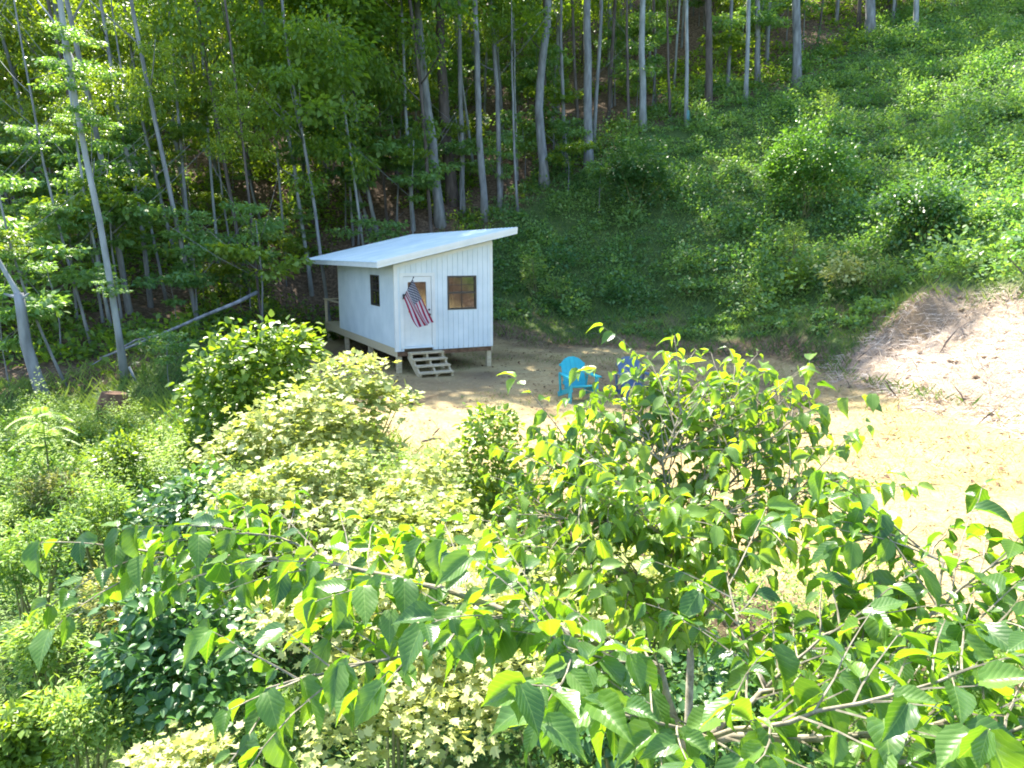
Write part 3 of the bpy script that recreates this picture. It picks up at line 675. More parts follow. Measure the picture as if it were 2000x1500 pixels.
x3, y3 = scatter(5200, -7, 10, 6, 30, lambda x, y: (sdf(PAD, x, y) < .2) & (vnoise(x, y, 1.1, 71) > .35), g)
n3_ = len(x3); D3 = rnd_dir(n3_, g); D3[:, 2] *= .25; N3 = np.array([0, 0, 1.])+rnd_dir(n3_, g)*.5
props(link('leaf_litter', leaf_mesh('leaf_litter', np.stack([x3, y3, ground_z(x3, y3)+.015], 1), D3, N3, g.uniform(.04, .12, n3_), M['rot'], 0, .6)), 'brown leaf litter and chips lying on the cleared pad', 'leaf litter', kind='stuff')
# broken twigs and clods on the bank: dark bits
x, y = scatter(1500, -1, 17, 7, 28, lambda x, y: (brush_sdf(x, y) < .6) | ((sdf(PAD, x, y) > -.3) & (sdf(PAD, x, y) < 1.1) & (y > 22)), g)
blades('bank_twigs', 'dark broken twigs and roots strewn along the cut bank', 'twigs', x, y, g.uniform(.25, .9, len(x)), .8, M['bark_dark'], 0, g, .05)
x, y = scatter(42000, -28, 45, 14, 72, lambda x, y: (y > edge_y(x)) & in_view(x, y, 1), g)
rad = g.uniform(.25, .7, len(x)); keep = vnoise(x, y, 3, 41) > .42; x, y, rad = x[keep], y[keep], rad[keep]
props(link('forest_undergrowth', mounds('forest_undergrowth', x[:7000], y[:7000], rad[:7000], rad[:7000]*1.2, 18, .20, M['canopy'], .3*vnoise(x[:7000], y[:7000], 2, 43), g)), 'patchy low green growth on the shaded forest floor', 'undergrowth', kind='stuff')

# ------------------------------------------------------------------ cabin
FLOOR = CAMZ-2.716; YAW = R(26.92); CO = Vector((-3.355, 20.731, FLOOR))
cabin = thing('cabin', 'small white one-room cabin with a slanted metal roof, raised on posts', 'cabin', CO, YAW)
CM = Matrix.Translation(CO) @ Matrix.Rotation(YAW, 4, 'Z')
def cw(x, y, z): return CM @ Vector((x, y, z))
WX, WY, HL, SL = 3.085, 6.62, 2.40, .226
htop = lambda x: HL+SL*x
DOOR = (.24, 1.12, .04, 2.06); WIN = (1.61, 2.55, 1.06, 2.06); SWIN = (1.44, 2.38, 1.12, 2.06)
def prism_x(mb, x0, x1, y0, y1, z0, zt=None):          # box whose top follows the roof slope along x
    a, b = (htop(x0), htop(x1)) if zt is None else (zt, zt)
    mb.add([(x0,y0,z0),(x1,y0,z0),(x1,y1,z0),(x0,y1,z0),(x0,y0,a),(x1,y0,b),(x1,y1,b),(x0,y1,a)],
           [(0,3,2,1),(4,5,6,7),(0,1,5,4),(1,2,6,5),(2,3,7,6),(3,0,4,7)])
def split(lo, hi, cuts):
    c = [lo]+sorted(k for k in cuts if lo+.004 < k < hi-.004)+[hi]; return list(zip(c[:-1], c[1:]))
def holes(a, b, hs): return [h for h in hs if a >= h[0]-.003 and b <= h[1]+.003]
# wall cores with openings
mb = MB()
cuts = [DOOR[0], DOOR[1], WIN[0], WIN[1]]
for a, b in split(0, WX, cuts):
    h = holes(a, b, [DOOR, WIN])
    if not h: prism_x(mb, a, b, 0, .09, -.02)
    else:
        if h[0][2] > .1: prism_x(mb, a, b, 0, .09, -.02, h[0][2])
        prism_x(mb, a, b, 0, .09, h[0][3])
fw = mb.build('front_wall', M['white'], cabin)
nb = 19; bw = WX/nb
for i in range(nb):
    a0, b0 = i*bw+.006, (i+1)*bw-.006
    sp_ = split(a0, b0, cuts)
    if all(holes(a, b, [WIN]) for a, b in sp_):
        for za, zb in ((-.10, WIN[2]), (WIN[3], None)):
            mb = MB(); prism_x(mb, a0, b0, -.016, -.001, za, zb); mb.build('siding_board', M['white'], fw)
        continue
    mb = MB()
    for a, b in sp_:
        h = holes(a, b, [DOOR, WIN])
        if not h: prism_x(mb, a, b, -.016, -.001, -.10)
        else:
            if h[0][2] > .1: prism_x(mb, a, b, -.016, -.001, -.10, h[0][2])
            prism_x(mb, a, b, -.016, -.001, h[0][3])
    mb.build('siding_board', M['white'], fw)
mb = MB()
for a, b in split(.092, WY, [SWIN[0], SWIN[1]]):
    if holes(a, b, [SWIN]): mb.box((0,a,-.02),(.09,b,SWIN[2])); mb.box((0,a,SWIN[3]),(.09,b,HL))
    else: mb.box((0,a,-.02),(.09,b,HL))
sw = mb.build('side_wall', M['white'], cabin)
nb = 33; bw = WY/nb
for i in range(nb):
    a0, b0 = i*bw+.003, (i+1)*bw-.003
    if all(holes(a, b, [SWIN]) for a, b in split(a0, b0, [SWIN[0], SWIN[1]])):
        for za, zb in ((0, SWIN[2]), (SWIN[3], HL-.01)):
            mb = MB(); mb.box((-.014,a0,za),(-.001,b0,zb)); mb.build('siding_board', M['white'], sw)
        continue
    mb = MB()
    for a, b in split(a0, b0, [SWIN[0], SWIN[1]]):
        if holes(a, b, [SWIN]): mb.box((-.014,a,.0),(-.001,b,SWIN[2])); mb.box((-.014,a,SWIN[3]),(-.001,b,HL-.01))
        else: mb.box((-.014,a,.0),(-.001,b,HL-.01))
    mb.build('siding_board', M['white'], sw)
mb = MB(); mb.box((WX-.09,.092,-.02),(WX,WY,htop(WX)-.03)); mb.build('right_wall', M['white'], cabin)
mb = MB(); prism_x(mb, .092, WX-.092, WY-.09, WY, -.02); mb.build('rear_wall', M['white'], cabin)
mb = MB(); mb.box((.10,.10,-.12),(WX-.10,WY-.10,.015)); mb.build('floor', M['dark_int'], cabin)
mb = MB(); mb.box((.10,2.9,.02),(WX-.1,2.98,2.35)); mb.build('partition', M['dark_int'], cabin)
# corner and top trim
mb = MB(); mb.box((-.022,-.024,-.10),(.085,-.017,htop(0)-.02)); mb.box((-.022,-.017,-.10),(-.015,.075,HL-.03)); mb.build('corner_trim', M['trim'], cabin)
mb = MB(); mb.box((WX-.085,-.024,-.10),(WX+.006,-.017,htop(WX)-.03)); mb.build('corner_trim', M['trim'], cabin)
mb = MB(); mb.box((-.022,WY-.08,0),(-.015,WY,HL-.03)); mb.build('corner_trim', M['trim'], cabin)
mb = MB(); mb.add([(.09,-.023,htop(.09)-.10),(WX-.09,-.023,htop(WX-.09)-.10),(WX-.09,-.017,htop(WX-.09)-.10),(.09,-.017,htop(.09)-.10),(.09,-.023,htop(.09)),(WX-.09,-.023,htop(WX-.09)),(WX-.09,-.017,htop(WX-.09)),(.09,-.017,htop(.09))],
    [(0,3,2,1),(4,5,6,7),(0,1,5,4),(1,2,6,5),(2,3,7,6),(3,0,4,7)]); mb.build('frieze_board', M['trim'], cabin)
# windows
def window(x0, x1, z0, z1, side):
    P = (lambda a, d, z: (a, d, z)) if side == 0 else (lambda a, d, z: (d, a, z))
    def bx(mb, a0, a1, d0, d1, c0, c1):
        p, q = P(a0, d0, c0), P(a1, d1, c1); mb.box(tuple(map(min, p, q)), tuple(map(max, p, q)))
    w = link('window', None, cabin); w.empty_display_size = .1
    mb = MB(); t = .05
    bx(mb, x0, x1, -.03, .06, z0, z0+t); bx(mb, x0, x1, -.03, .06, z1-t, z1); bx(mb, x0, x0+t, -.03, .06, z0+t, z1-t); bx(mb, x1-t, x1, -.03, .06, z0+t, z1-t)
    mb.build('frame', M['bronze'], w)
    zm = (z0+z1)/2
    mb = MB(); bx(mb, x0+t, x1-t, -.02, .03, zm-.025, zm+.025); mb.build('meeting_rail', M['bronze'], w)
    xm = (x0+x1)/2
    for c0, c1, dp in ((z0+t, zm-.025, 0), (zm+.025, z1-t, .018)):
        mb = MB(); bx(mb, xm-.009, xm+.009, dp-.006, dp+.012, c0, c1)
        if c0 > zm: bx(mb, x0+t, x1-t, dp-.006, dp+.011, (c0+c1)/2-.008, (c0+c1)/2+.008)
        mb.build('muntin', M['bronze'], w)
        mb = MB(); bx(mb, x0+t, x1-t, dp+.014, dp+.018, c0, c1); mb.build('pane', M['glass'], w)
window(*WIN, 0); window(*SWIN, 1)
# door
dr = link('door', None, cabin); dr.empty_display_size = .1
x0, x1, z0, z1 = DOOR
mb = MB(); lx0, lx1, lz0, lz1 = x0+.15, x1-.17, 1.02, 1.90
mb.box((x0+.02,-.012,z0),(x1-.02,.03,lz0)); mb.box((x0+.02,-.012,lz1),(x1-.02,.03,z1-.01)); mb.box((x0+.02,-.012,lz0),(lx0,.03,lz1)); mb.box((lx1,-.012,lz0),(x1-.02,.03,lz1))
mb.build('door_leaf', M['trim'], dr)
mb = MB()
for a, b, c, d_ in ((lx0-.03,lx1+.03,lz0-.03,lz0),(lx0-.03,lx1+.03,lz1,lz1+.03),(lx0-.03,lx0,lz0,lz1),(lx1,lx1+.03,lz0,lz1)): mb.box((a,-.024,c),(b,-.013,d_))
mb.build('lite_frame', M['trim'], dr)
mb = MB(); mb.box((lx0,.004,lz0),(lx1,.010,lz1)); mb.build('pane', M['glass'], dr)
for px_ in (x0+.22, x0+.50):
    mb = MB(); mb.box((px_-.02,-.018,.22),(px_+.20,-.0125,.82)); mb.build('door_panel', M['trim'], dr)
mb = MB(); mb.tube([(x1-.09,-.012,.95),(x1-.09,-.03,.95),(x1-.09,-.05,.95),(x1-.09,-.075,.95),(x1-.09,-.085,.95)], [.035,.022,.03,.034,.02], 10); mb.tube([(x1-.09,-.012,1.09),(x1-.09,-.03,1.09)], .03, 10); mb.build('door_knob', M['black'], dr, smooth=True)
mb = MB(); mb.box((x0-.10,-.032,-.02),(x0+.012,-.018,z1+.0)); mb.box((x1-.012,-.032,-.02),(x1+.10,-.018,z1)); mb.box((x0-.10,-.034,z1),(x1+.10,-.018,z1+.10)); mb.build('door_frame', M['trim'], dr)
mb = MB(); mb.box((x0-.02,-.06,-.02),(x1+.02,.05,.035)); mb.build('threshold', M['white'], dr)
# substructure: rim beam, posts, deck
Y1 = 9.12
mb = MB(); mb.box((-.012,-.01,-.255),(.03,Y1,-.012)); mb.build('rim_beam', M['wood'], cabin)
mb = MB(); mb.box((WX-.03,.0,-.24),(WX+.0,Y1,-.03)); mb.build('rim_beam', M['wood'], cabin)
mb = MB(); mb.box((.04,.02,-.24),(WX-.04,.06,-.125)); mb.build('end_joist', M['rot'], cabin)  # dark brown colour stands in for the shadow on this joist
for jx in (.8, 1.55, 2.3):
    mb = MB(); mb.box((jx,.07,-.26),(jx+.045,Y1-.06,-.125)); mb.build('joist', M['wood'], cabin)
for (px_, py_) in [(.04,.06),(2.93,.06),(1.5,.3),(.04,3.0),(2.93,3.0),(.04,6.1),(2.93,6.1),(.04,8.95),(2.93,8.95)]:
    w = cw(px_+.07, py_+.07, 0); b = gz(w.x, w.y)-FLOOR-.15
    mb = MB(); mb.box((px_,py_,b),(px_+.14,py_+.14,-.258 if px_ < 1 else -.242)); mb.build('support_post', M['wood'], cabin)
dk = link('deck', None, cabin); dk.empty_display_size = .1
for i in range(17):
    mb = MB(); a = WY+.01+i*.147; mb.box((-.03,a,-.012),(WX+.02,a+.139,.026)); mb.build('deck_board', M['wood'], dk)
for (px_, py_) in ((0,Y1-.09),(0,WY+.02),(WX-.09,Y1-.09),(1.5,Y1-.09)):
    mb = MB(); mb.box((px_,py_,.027),(px_+.09,py_+.09,.90)); mb.build('railing_post', M['wood'], dk)
for p, q in (((.045,WY+.02,.92),(.045,Y1+.02,.92)),((-.02,Y1-.045,.925),(WX+.02,Y1-.045,.925))):
    mb = MB(); mb.bar(p, q, .14, .038); mb.build('handrail', M['wood'], dk)
for px_ in (1.3, 2.9):
    mb = MB(); mb.box((px_,Y1-.19,.03),(px_+.1,Y1-.1,htop(px_)-.02)); mb.build('porch_post', M['wood'], cabin)
# roof
rf = link('roof', None, cabin); rf.empty_display_size = .1
RX0, RX1, RY0, RY1 = -.61, 3.74, -.40, 9.25
rz_ = lambda x: 2.47+SL*(x+.61)
def slab(mb, xa, xb, ya, yb, lo, hi):
    mb.add([(xa,ya,rz_(xa)+lo),(xb,ya,rz_(xb)+lo),(xb,yb,rz_(xb)+lo),(xa,yb,rz_(xa)+lo),(xa,ya,rz_(xa)+hi),(xb,ya,rz_(xb)+hi),(xb,yb,rz_(xb)+hi),(xa,yb,rz_(xa)+hi)],
           [(0,3,2,1),(4,5,6,7),(0,1,5,4),(1,2,6,5),(2,3,7,6),(3,0,4,7)])
mb = MB(); slab(mb, RX0+.03, RX1-.03, RY0+.03, RY1-.03, -.13, -.012); mb.build('roof_deck', M['trim'], rf)
npan = 10; pw = (RY1-RY0+.02)/npan
for i in range(npan):
    mb = MB(); a = RY0-.01+i*pw; slab(mb, RX0-.015, RX1+.01, a+.002, a+pw-.002, -.010, .004)
    for k in range(4):
        c = a+.10+k*pw/4.1; slab(mb, RX0-.012, RX1+.008, c-.028, c+.028, .004, .042)
    mb.build('roof_panel', M['roof'], rf)
mb = MB(); slab(mb, RX0, RX1, RY0-.004, RY0+.028, -.16, -.011); mb.build('fascia', M['trim'], rf)
mb = MB(); slab(mb, RX0, RX1, RY0-.022, RY0-.005, -.06, .034); mb.build('rake_trim', M['trim'], rf)
mb = MB(); slab(mb, RX0-.002, RX0+.028, RY0+.03, RY1, -.15, -.011); mb.build('fascia', M['trim'], rf)
mb = MB(); slab(mb, RX1-.028, RX1+.002, RY0+.03, RY1, -.16, -.011); mb.build('fascia', M['trim'], rf)

# steps
sb = cw(.84, 0, 0); gzs = gz(sb.x, sb.y)
stp = thing('wooden_steps', 'short flight of open timber steps below the white cabin door', 'steps', (sb.x, sb.y, gzs), YAW)
drop = FLOOR-.10-gzs; nst = 4; rise = drop/nst; run = .25; sw_ = 1.0
for sx in (-sw_/2+.02, 0, sw_/2-.02):
    mb = MB(); top = (sx, -.03, drop-.12); bot = (sx, -.03-run*nst, -.02); mb.bar(top, bot, .045, .20); mb.build('stringer', M['wood'], stp)
    for i in range(nst):
        pass
for i in range(nst):
    z = drop-.02-rise*i; yb = -.06-run*i
    mb = MB(); mb.box((-sw_/2-.02, yb-.27, z-rise*.0-.045), (sw_/2+.02, yb, z)); mb.build('tread', M['wood'], stp)
    for sx in (-sw_/2+.02, 0, sw_/2-.02):
        mb = MB(); mb.box((sx-.03, yb-.24, z-rise+.003), (sx+.03, yb-.205, z-.047)); mb.build('riser_block', M['wood'], stp)

# flag
A = Vector(pix(806,545,20.0)); B = Vector(pix(788,582,20.45)); C_ = Vector(pix(846,630,20.15)); D_ = Vector(pix(819,640,20.35))
br = cw(.25, -.05, 1.50)
fl = thing('flag', 'striped flag with starred blue canton hanging from a pole beside the door', 'flag', br)
ax = (A-B).normalized()
mb = MB(); mb.tube([br-br, B-br-ax*.05, A-br+ax*.06], [.012,.012,.011], 8); mb.tube([A-br+ax*.06, A-br+ax*.10], [.02,.008], 8); mb.build('pole', M['black'], fl)
mb = MB(); mb.tube([Vector((0,0,-.06)), Vector((0,0,.06))], .03, 8); mb.build('bracket', M['black'], fl)
nu, nv = 36, 26; V = []; UV = []
for i in range(nu+1):
    u = i/nu
    for j in range(nv+1):
        v = j/nv
        p = A.lerp(B, v).lerp(C_.lerp(D_, v), u)
        p += Vector((math.sin(v*9+u*3)*.05, -math.cos(v*11+u*2.5)*.085, -.10*math.sin(u*math.pi)))*(.25+.75*u)
        V.append(p-br); UV.append((u, v))
Fc = [(i*(nv+1)+j, (i+1)*(nv+1)+j, (i+1)*(nv+1)+j+1, i*(nv+1)+j+1) for i in range(nu) for j in range(nv)]
link('cloth', npmesh('cloth', np.array([tuple(v) for v in V]), Fc, M['flag'], uv=np.array(UV), smooth=True), fl)

# ------------------------------------------------------------------ garden chairs
def chair(px, py, d, rz, mat, label):
    P = pix(px, py, d); P[2] = gz(P[0], P[1])
    c = thing('garden_chair', label, 'chair', P, rz, 'garden chairs on the pad'); m = M[mat]
    # chair faces -y ; back leans to +y
    n = 5; w = .115
    for i in range(n):
        xx = (i-2)*.122; env = lambda q: .99-.17*(abs(q)/.31)**2.4
        mb = MB(); zz0, y0 = .26, .22
        vv = []
        for t in (0, .55, 1.0):
            w_ = .059; zl = zz0+t*(env(xx-w_)-zz0); zr = zz0+t*(env(xx+w_)-zz0); f_ = .86+.14*t
            yl, yr = y0+.41*(zl-zz0), y0+.41*(zr-zz0)
            vv += [(xx*f_-w_*f_, yl-.012, zl), (xx*f_+w_*f_, yr-.012, zr), (xx*f_+w_*f_, yr+.012, zr), (xx*f_-w_*f_, yl+.012, zl)]
        ff = [(3,2,1,0)]
        for k in range(2):
            b = k*4; ff += [(b+a, b+(a+1) % 4, b+4+(a+1) % 4, b+4+a) for a in range(4)]
        ff.append((8,9,10,11)); mb.add(vv, ff); mb.build('back_slat', m, c)
    mb = MB(); mb.box((-.30,.27,.36),(.30,.30,.43)); mb.build('back_rail', m, c)
    mb = MB(); mb.bar((-.33,.475,.80),(.33,.475,.80), .025, .06); mb.build('back_rail', m, c)
    for i in range(5):
        yy = -.30+i*.115; z = .40-.028*i
        mb = MB(); mb.box((-.28,yy,z-.022),(.28,yy+.105,z)); mb.build('seat_slat', m, c)
    for s in (-1, 1):
        mb = MB(); mb.add([(s*.27,-.42,.60),(s*.41,-.40,.60),(s*.40,.10,.60),(s*.36,.42,.60),(s*.30,.42,.60),(s*.28,.10,.60)]+[(s*.27,-.42,.63),(s*.41,-.40,.63),(s*.40,.10,.63),(s*.36,.42,.63),(s*.30,.42,.63),(s*.28,.10,.63)],
            [(5,4,3,2,1,0),(6,7,8,9,10,11)]+[(k,(k+1) % 6,6+(k+1) % 6,6+k) for k in range(6)]); mb.build('armrest', m, c)
        mb = MB(); mb.box((s*.33-.02,-.36,0),(s*.33+.02,-.23,.598)); mb.build('front_leg', m, c)
        mb = MB(); mb.bar((s*.295,-.33,.34),(s*.295,.60,.06), .03, .12); mb.build('rear_leg', m, c)
        mb = MB(); mb.bar((s*.355,.36,.60),(s*.315,.40,.12), .03, .09, (0,1,0)); mb.build('arm_support', m, c)
chair(1130, 782, 16.8, R(16), 'teal', 'turquoise slatted garden chair with rounded back, nearer the cabin')
chair(1240, 786, 16.9, R(12), 'navy', 'dark blue slatted garden chair half hidden behind leaves')

# ------------------------------------------------------------------ shrubs (single plants)
def stems(base, P, g, mat, t, n=9, r=.02):
    mb = MB()
    for q in P[g.integers(0, len(P), n)]:
        b = Vector((g.normal(0, .06), g.normal(0, .06), -.15)); q = Vector(q)
        mb.tube([b, b.lerp(q, .5)+Vector((0, 0, .12)), q], [r, r*.7, r*.3], 5)
    mb.build('stems', M[mat], t)
def shrub(name, label, cat, base, lobes, n, size, mat, seed, shape=QUAD, width=.6, up=.6, droop=.0, tint=.2, ind=0, group=None, shell=.45, indname='leaf'):
    g = np.random.default_rng(seed); t = thing(name, label, cat, base, 0, group)
    P, dr_ = blob_points(n, lobes, g, shell)
    P += (g.normal(0, 1, P.shape)*.04)
    D = unit(dr_*np.array([1, 1, .4])+rnd_dir(n, g)*.65+np.array([0, 0, -droop])); N = unit(np.array([0, 0, up])+dr_*.5+rnd_dir(n, g)*.45)
    L = size*g.uniform(.6, 1.3, n)
    low = ground_z(P[:, 0]+base[0], P[:, 1]+base[1])-base[2]; k = P[:, 2] > low; P, D, N, L = P[k], D[k], N[k], L[k]
    tn = tint+.25*(vnoise(P[:, 0]+seed, P[:, 1]+P[:, 2]*.7, .5, seed)-.5)
    if ind:
        camp = np.array([0, 0, CAMZ])-np.array(base); dist = np.linalg.norm(P-camp, axis=1)-dr_[k] @ unit(camp)*1.0
        order = np.argsort(dist); near, rest = order[:ind], order[ind:]
        V0, F0, kk = leaves(np.zeros((1, 3)), np.array([[0, 1., 0]]), np.array([[0, 0, 1.]]), 1, width, shape)
        ms = [npmesh(indname, V0, F0, M[mat], np.full(len(F0), tt)) for tt in (tint-.1, tint, tint+.12)]
        for i, j in enumerate(near):
            o = link(indname, ms[i % 3], t, P[j]); d = Vector(D[j]); sd = d.cross(Vector(N[j])).normalized(); u_ = sd.cross(d)
            o.rotation_euler = Matrix((sd, d, u_)).transposed().to_euler(); o.scale = (L[j],)*3
        P, D, N, L, tn = P[rest], D[rest], N[rest], L[rest], tn[rest]
    f = link('foliage', leaf_mesh('foliage', P, D, N, L, M[mat], tn, width, shape), t); f['kind'] = 'stuff'
    stems(base, P, g, 'stem', t); return t
def base_at(px, py, d):
    q = pix(px, py, d); return np.array([q[0], q[1], gz(q[0], q[1])])
def lob(base, items):                                     # lobes given as pixel centre, distance and pixel radii
    out = []
    for (px, py, d, rx, rz, ry) in items:
        c = pix(px, py, d)-base; s = d/F; out.append((c[0], c[1], c[2], rx*s, ry, rz*s))
    return out
b = base_at(490, 900, 13.2)
shrub('leafy_shrub', 'tall leafy shrub with sunlit yellow-green top, left in front of the cabin', 'shrub', b,
      lob(b, [(490,760,13.2,95,110,.8),(545,700,13.2,75,65,.7),(440,800,13.2,70,110,.7),(590,700,13.4,45,55,.5),(420,880,13,60,70,.6),(500,850,13,90,80,.7)]), 3600, .15, 'bright', 1, OVATE, .8, .5, .2, .22, 120)
b = base_at(950, 1020, 8.6)
shrub('leafy_shrub', 'upright dense bush with yellow top on the straw edge, left of the mulberry', 'shrub', b,
      lob(b, [(955,850,8.6,50,50,.35),(950,920,8.6,62,80,.4),(945,990,8.6,60,60,.4)]), 1900, .085, 'bright', 2, OVATE, .75, .5, .15, .2, 120)
def pale(label, b, items, n, size, seed, ind=250):
    shrub('pale_shrub', label, 'shrub', b, lob(b, items), n, size, 'maple', seed, LOBED, 1.0, 1.3, .15, .2, ind, 'pale lobed-leaf shrubs on the slope', .4)
b = base_at(640, 1000, 9.2)
pale('wide pale lobed-leaf shrub spreading right below the cabin steps', b, [(660,800,9.4,120,60,.6),(560,850,9.2,110,60,.6),(690,740,9.8,70,40,.5),(760,790,9.6,60,30,.4),(660,880,9.0,110,60,.5),(470,900,9.2,80,50,.5)], 3300, .105, 3)
b = base_at(560, 1150, 7.6)
pale('pale lobed-leaf shrub at left centre above the mulberry leaves', b, [(540,970,7.8,120,60,.5),(470,1010,7.4,70,50,.4),(620,1000,7.6,110,55,.5),(640,930,8,80,50,.4)], 2400, .085, 4)
b = base_at(820, 1150, 7.2)
pale('pale lobed-leaf shrub in the centre, left of the upright dense bush', b, [(800,970,7.8,100,50,.5),(860,920,8.2,50,40,.4),(760,1020,7.2,110,50,.5),(860,1030,7.0,90,50,.5),(900,1090,6.4,110,50,.5)], 2600, .085, 5)
b = base_at(760, 1500, 4.9)
pale('pale lobed-leaf shrub at bottom centre beneath the mulberry branches', b, [(700,1150,5.6,150,70,.5),(900,1200,5.4,160,80,.5),(600,1200,5.4,110,70,.4),(740,1330,4.9,140,70,.45),(680,1440,4.6,90,60,.4),(880,1400,4.7,120,80,.4),(1000,1320,4.8,90,80,.4)], 4200, .075, 6)
b = base_at(1190, 1350, 5.6)
pale('pale lobed-leaf shrub under the right mulberry branches', b, [(1160,1120,5.9,120,60,.45),(1260,1170,5.6,100,60,.45),(1100,1210,5.4,110,70,.4),(1260,1080,6.3,70,50,.4)], 2200, .075, 7)
b = base_at(370, 1600, 4.6)
pale('bright pale lobed-leaf shrub poking in at the bottom edge left of centre', b, [(360,1500,4.6,80,45,.3),(300,1520,4.6,60,40,.3)], 700, .07, 8, 120)
b = base_at(340, 1420, 6.0)
shrub('leafy_shrub', 'dark glossy broad-leaved shrub at lower left', 'shrub', b, lob(b, [(340,1180,6.2,110,80,.5),(300,1280,6,90,90,.5),(400,1290,5.8,110,100,.5),(420,1380,5.5,110,80,.4),(290,1360,5.8,80,90,.4)]), 2600, .10, 'dark', 9, OVATE, .75, .7, .1, .25, 150)
b = base_at(420, 1130, 8.2)
shrub('leafy_shrub', 'dark green shrub in shade beneath the pale left shrub', 'shrub', b, lob(b, [(400,980,8.3,70,70,.5),(400,1060,8,90,50,.5),(330,1010,8.6,60,60,.4)]), 1500, .10, 'dark', 10, OVATE, .75, .7, .1, .25)
b = base_at(1150, 1480, 4.4)
shrub('leafy_shrub', 'shaded green shrub at the bottom edge right of centre', 'shrub', b, lob(b, [(1150,1400,4.5,130,70,.4),(1300,1440,4.4,120,60,.4),(1480,1480,4.4,130,50,.4),(1400,1330,4.9,120,60,.35)]), 3000, .07, 'dark', 11, OVATE, .75, .7, .1, .2)
b = base_at(1560, 1330, 5.2)
shrub('leafy_shrub', 'small-leaved weedy bush at the straw edge behind the right mulberry leaves', 'shrub', b, lob(b, [(1540,1150,5.6,110,60,.4),(1680,1120,5.8,70,40,.35),(1600,1230,5.2,110,60,.4),(1420,1180,5.4,70,60,.35),(1760,1200,5.4,50,50,.3)]), 2600, .045, 'weed', 12, QUAD, .45, .7, .1, .25)
b = base_at(1700, 1500, 4.3)
shrub('leafy_shrub', 'green bush filling the lower right corner under the mulberry', 'shrub', b, lob(b, [(1650,1400,4.4,150,60,.4),(1850,1420,4.3,150,70,.4),(1950,1330,4.5,90,60,.35),(1780,1300,4.7,120,60,.35),(1600,1310,4.7,110,60,.35)]), 4200, .06, 'bright', 13, OVATE, .7, .7, .1, .2)
# bushes on the hillside
for i, (px, py, rx, rz, dl, n, mat, lab) in enumerate([
 (1240,385,60,72,0,6000,'dark','round dark bush on the left part of the hillside'),
 (1572,385,82,85,0,8000,'bush','large bush with bright top and dark shaded foot in the middle of the hillside'),
 (1790,450,84,65,0,5200,'dark','broad dark bush right of the large one on the hillside'),
 (1045,560,22,45,0,600,'weed','pale upright weed clump on the slope just right of the cabin'),
 (1090,580,30,28,0,400,'weed','low pale weed clump beside the upright one right of the cabin'),
 (1545,500,24,50,0,500,'weed','pale spiky weed below the large hillside bush'),
 (1650,560,50,42,0,900,'maple','whitish flowering bush at the foot of the hillside'),
 (1560,560,32,35,0,500,'bright','small bush at the slope foot left of the whitish one'),
 (1720,560,35,35,0,500,'weed','yellow-green weed clump right of the whitish bush'),
 (1350,570,45,18,0,400,'hill','low green clump above the shaded bank'),
 (1610,225,18,38,0,300,'weed','small pale upright weed high on the hillside')]):
    P = ground_hit(px, py+rz*.5); d = P[1]; s = d/F; g2 = random.Random(i)
    items = [(0, 0, rz*s*.9, rx*s, rx*s*.9, rz*s*1.0)]+[(g2.uniform(-.6,.6)*rx*s, g2.uniform(-.4,.4)*rx*s, rz*s*g2.uniform(.5,1.3), rx*s*.5, rx*s*.5, rz*s*.5) for _ in range(5)]
    shrub('hillside_bush', lab, 'bush', P, items, n, .15 if mat != 'weed' else .13, mat, 200+i, QUAD, .65 if mat != 'weed' else .35, .5, .1, .3, shell=.3)
# feathery weed clumps standing out of the slope at lower left
for i, (px, py, d, rx, rz, n, mt, lab) in enumerate([
 (200,1000,8.6,75,75,2600,'weed','feathery pale weed clump left of the dark shaded shrub'),
 (60,1090,7.4,90,90,2600,'weed','feathery weed clump at the left edge beside the mulberry branch tip'),
 (250,1190,6.6,90,70,2600,'straw_weed','yellowish dry-tipped weed clump above the dark glossy shrub'),
 (90,1260,6.4,85,80,2600,'weed','bright feathery weed clump at left edge, lower than the mulberry branch tip'),
 (170,1400,5.4,110,80,3000,'weed','big feathery weed clump at the bottom left, beside the dark glossy shrub'),
 (30,1450,5.2,80,70,2200,'bright','yellow-green leafy clump in the bottom left corner'),
 (560,1420,5.2,80,80,2200,'weed','feathery weed clump in shade between the glossy shrub and bottom pale shrub'),
 (230,890,11,70,45,1500,'bright','leafy green weed clump below the lit grass ledge'),
 (110,960,10,60,50,1500,'straw_weed','dry-tipped weed clump at the left edge below the feathery plant')]):
    P = base_at(px, py+rz*1.3, d); s_ = d/F; g2 = random.Random(70+i)
    c0 = pix(px, py, d)-P
    items = [(c0[0], c0[1], c0[2]-rz*s_*.2, rx*s_*.75, rx*s_*.7, rz*s_*.9)]+[(c0[0]+g2.uniform(-.7,.7)*rx*s_, c0[1]+g2.uniform(-.6,.6)*rx*s_, c0[2]+g2.uniform(-.6,.5)*rz*s_, rx*s_*.35, rx*s_*.35, rz*s_*.55) for _ in range(7)]
    shrub('weed_clump', lab, 'weed', P, items, n, .075 if mt != 'bright' else .08, mt, 300+i, QUAD, .28 if mt != 'bright' else .6, .5, .0, .2, shell=.6)
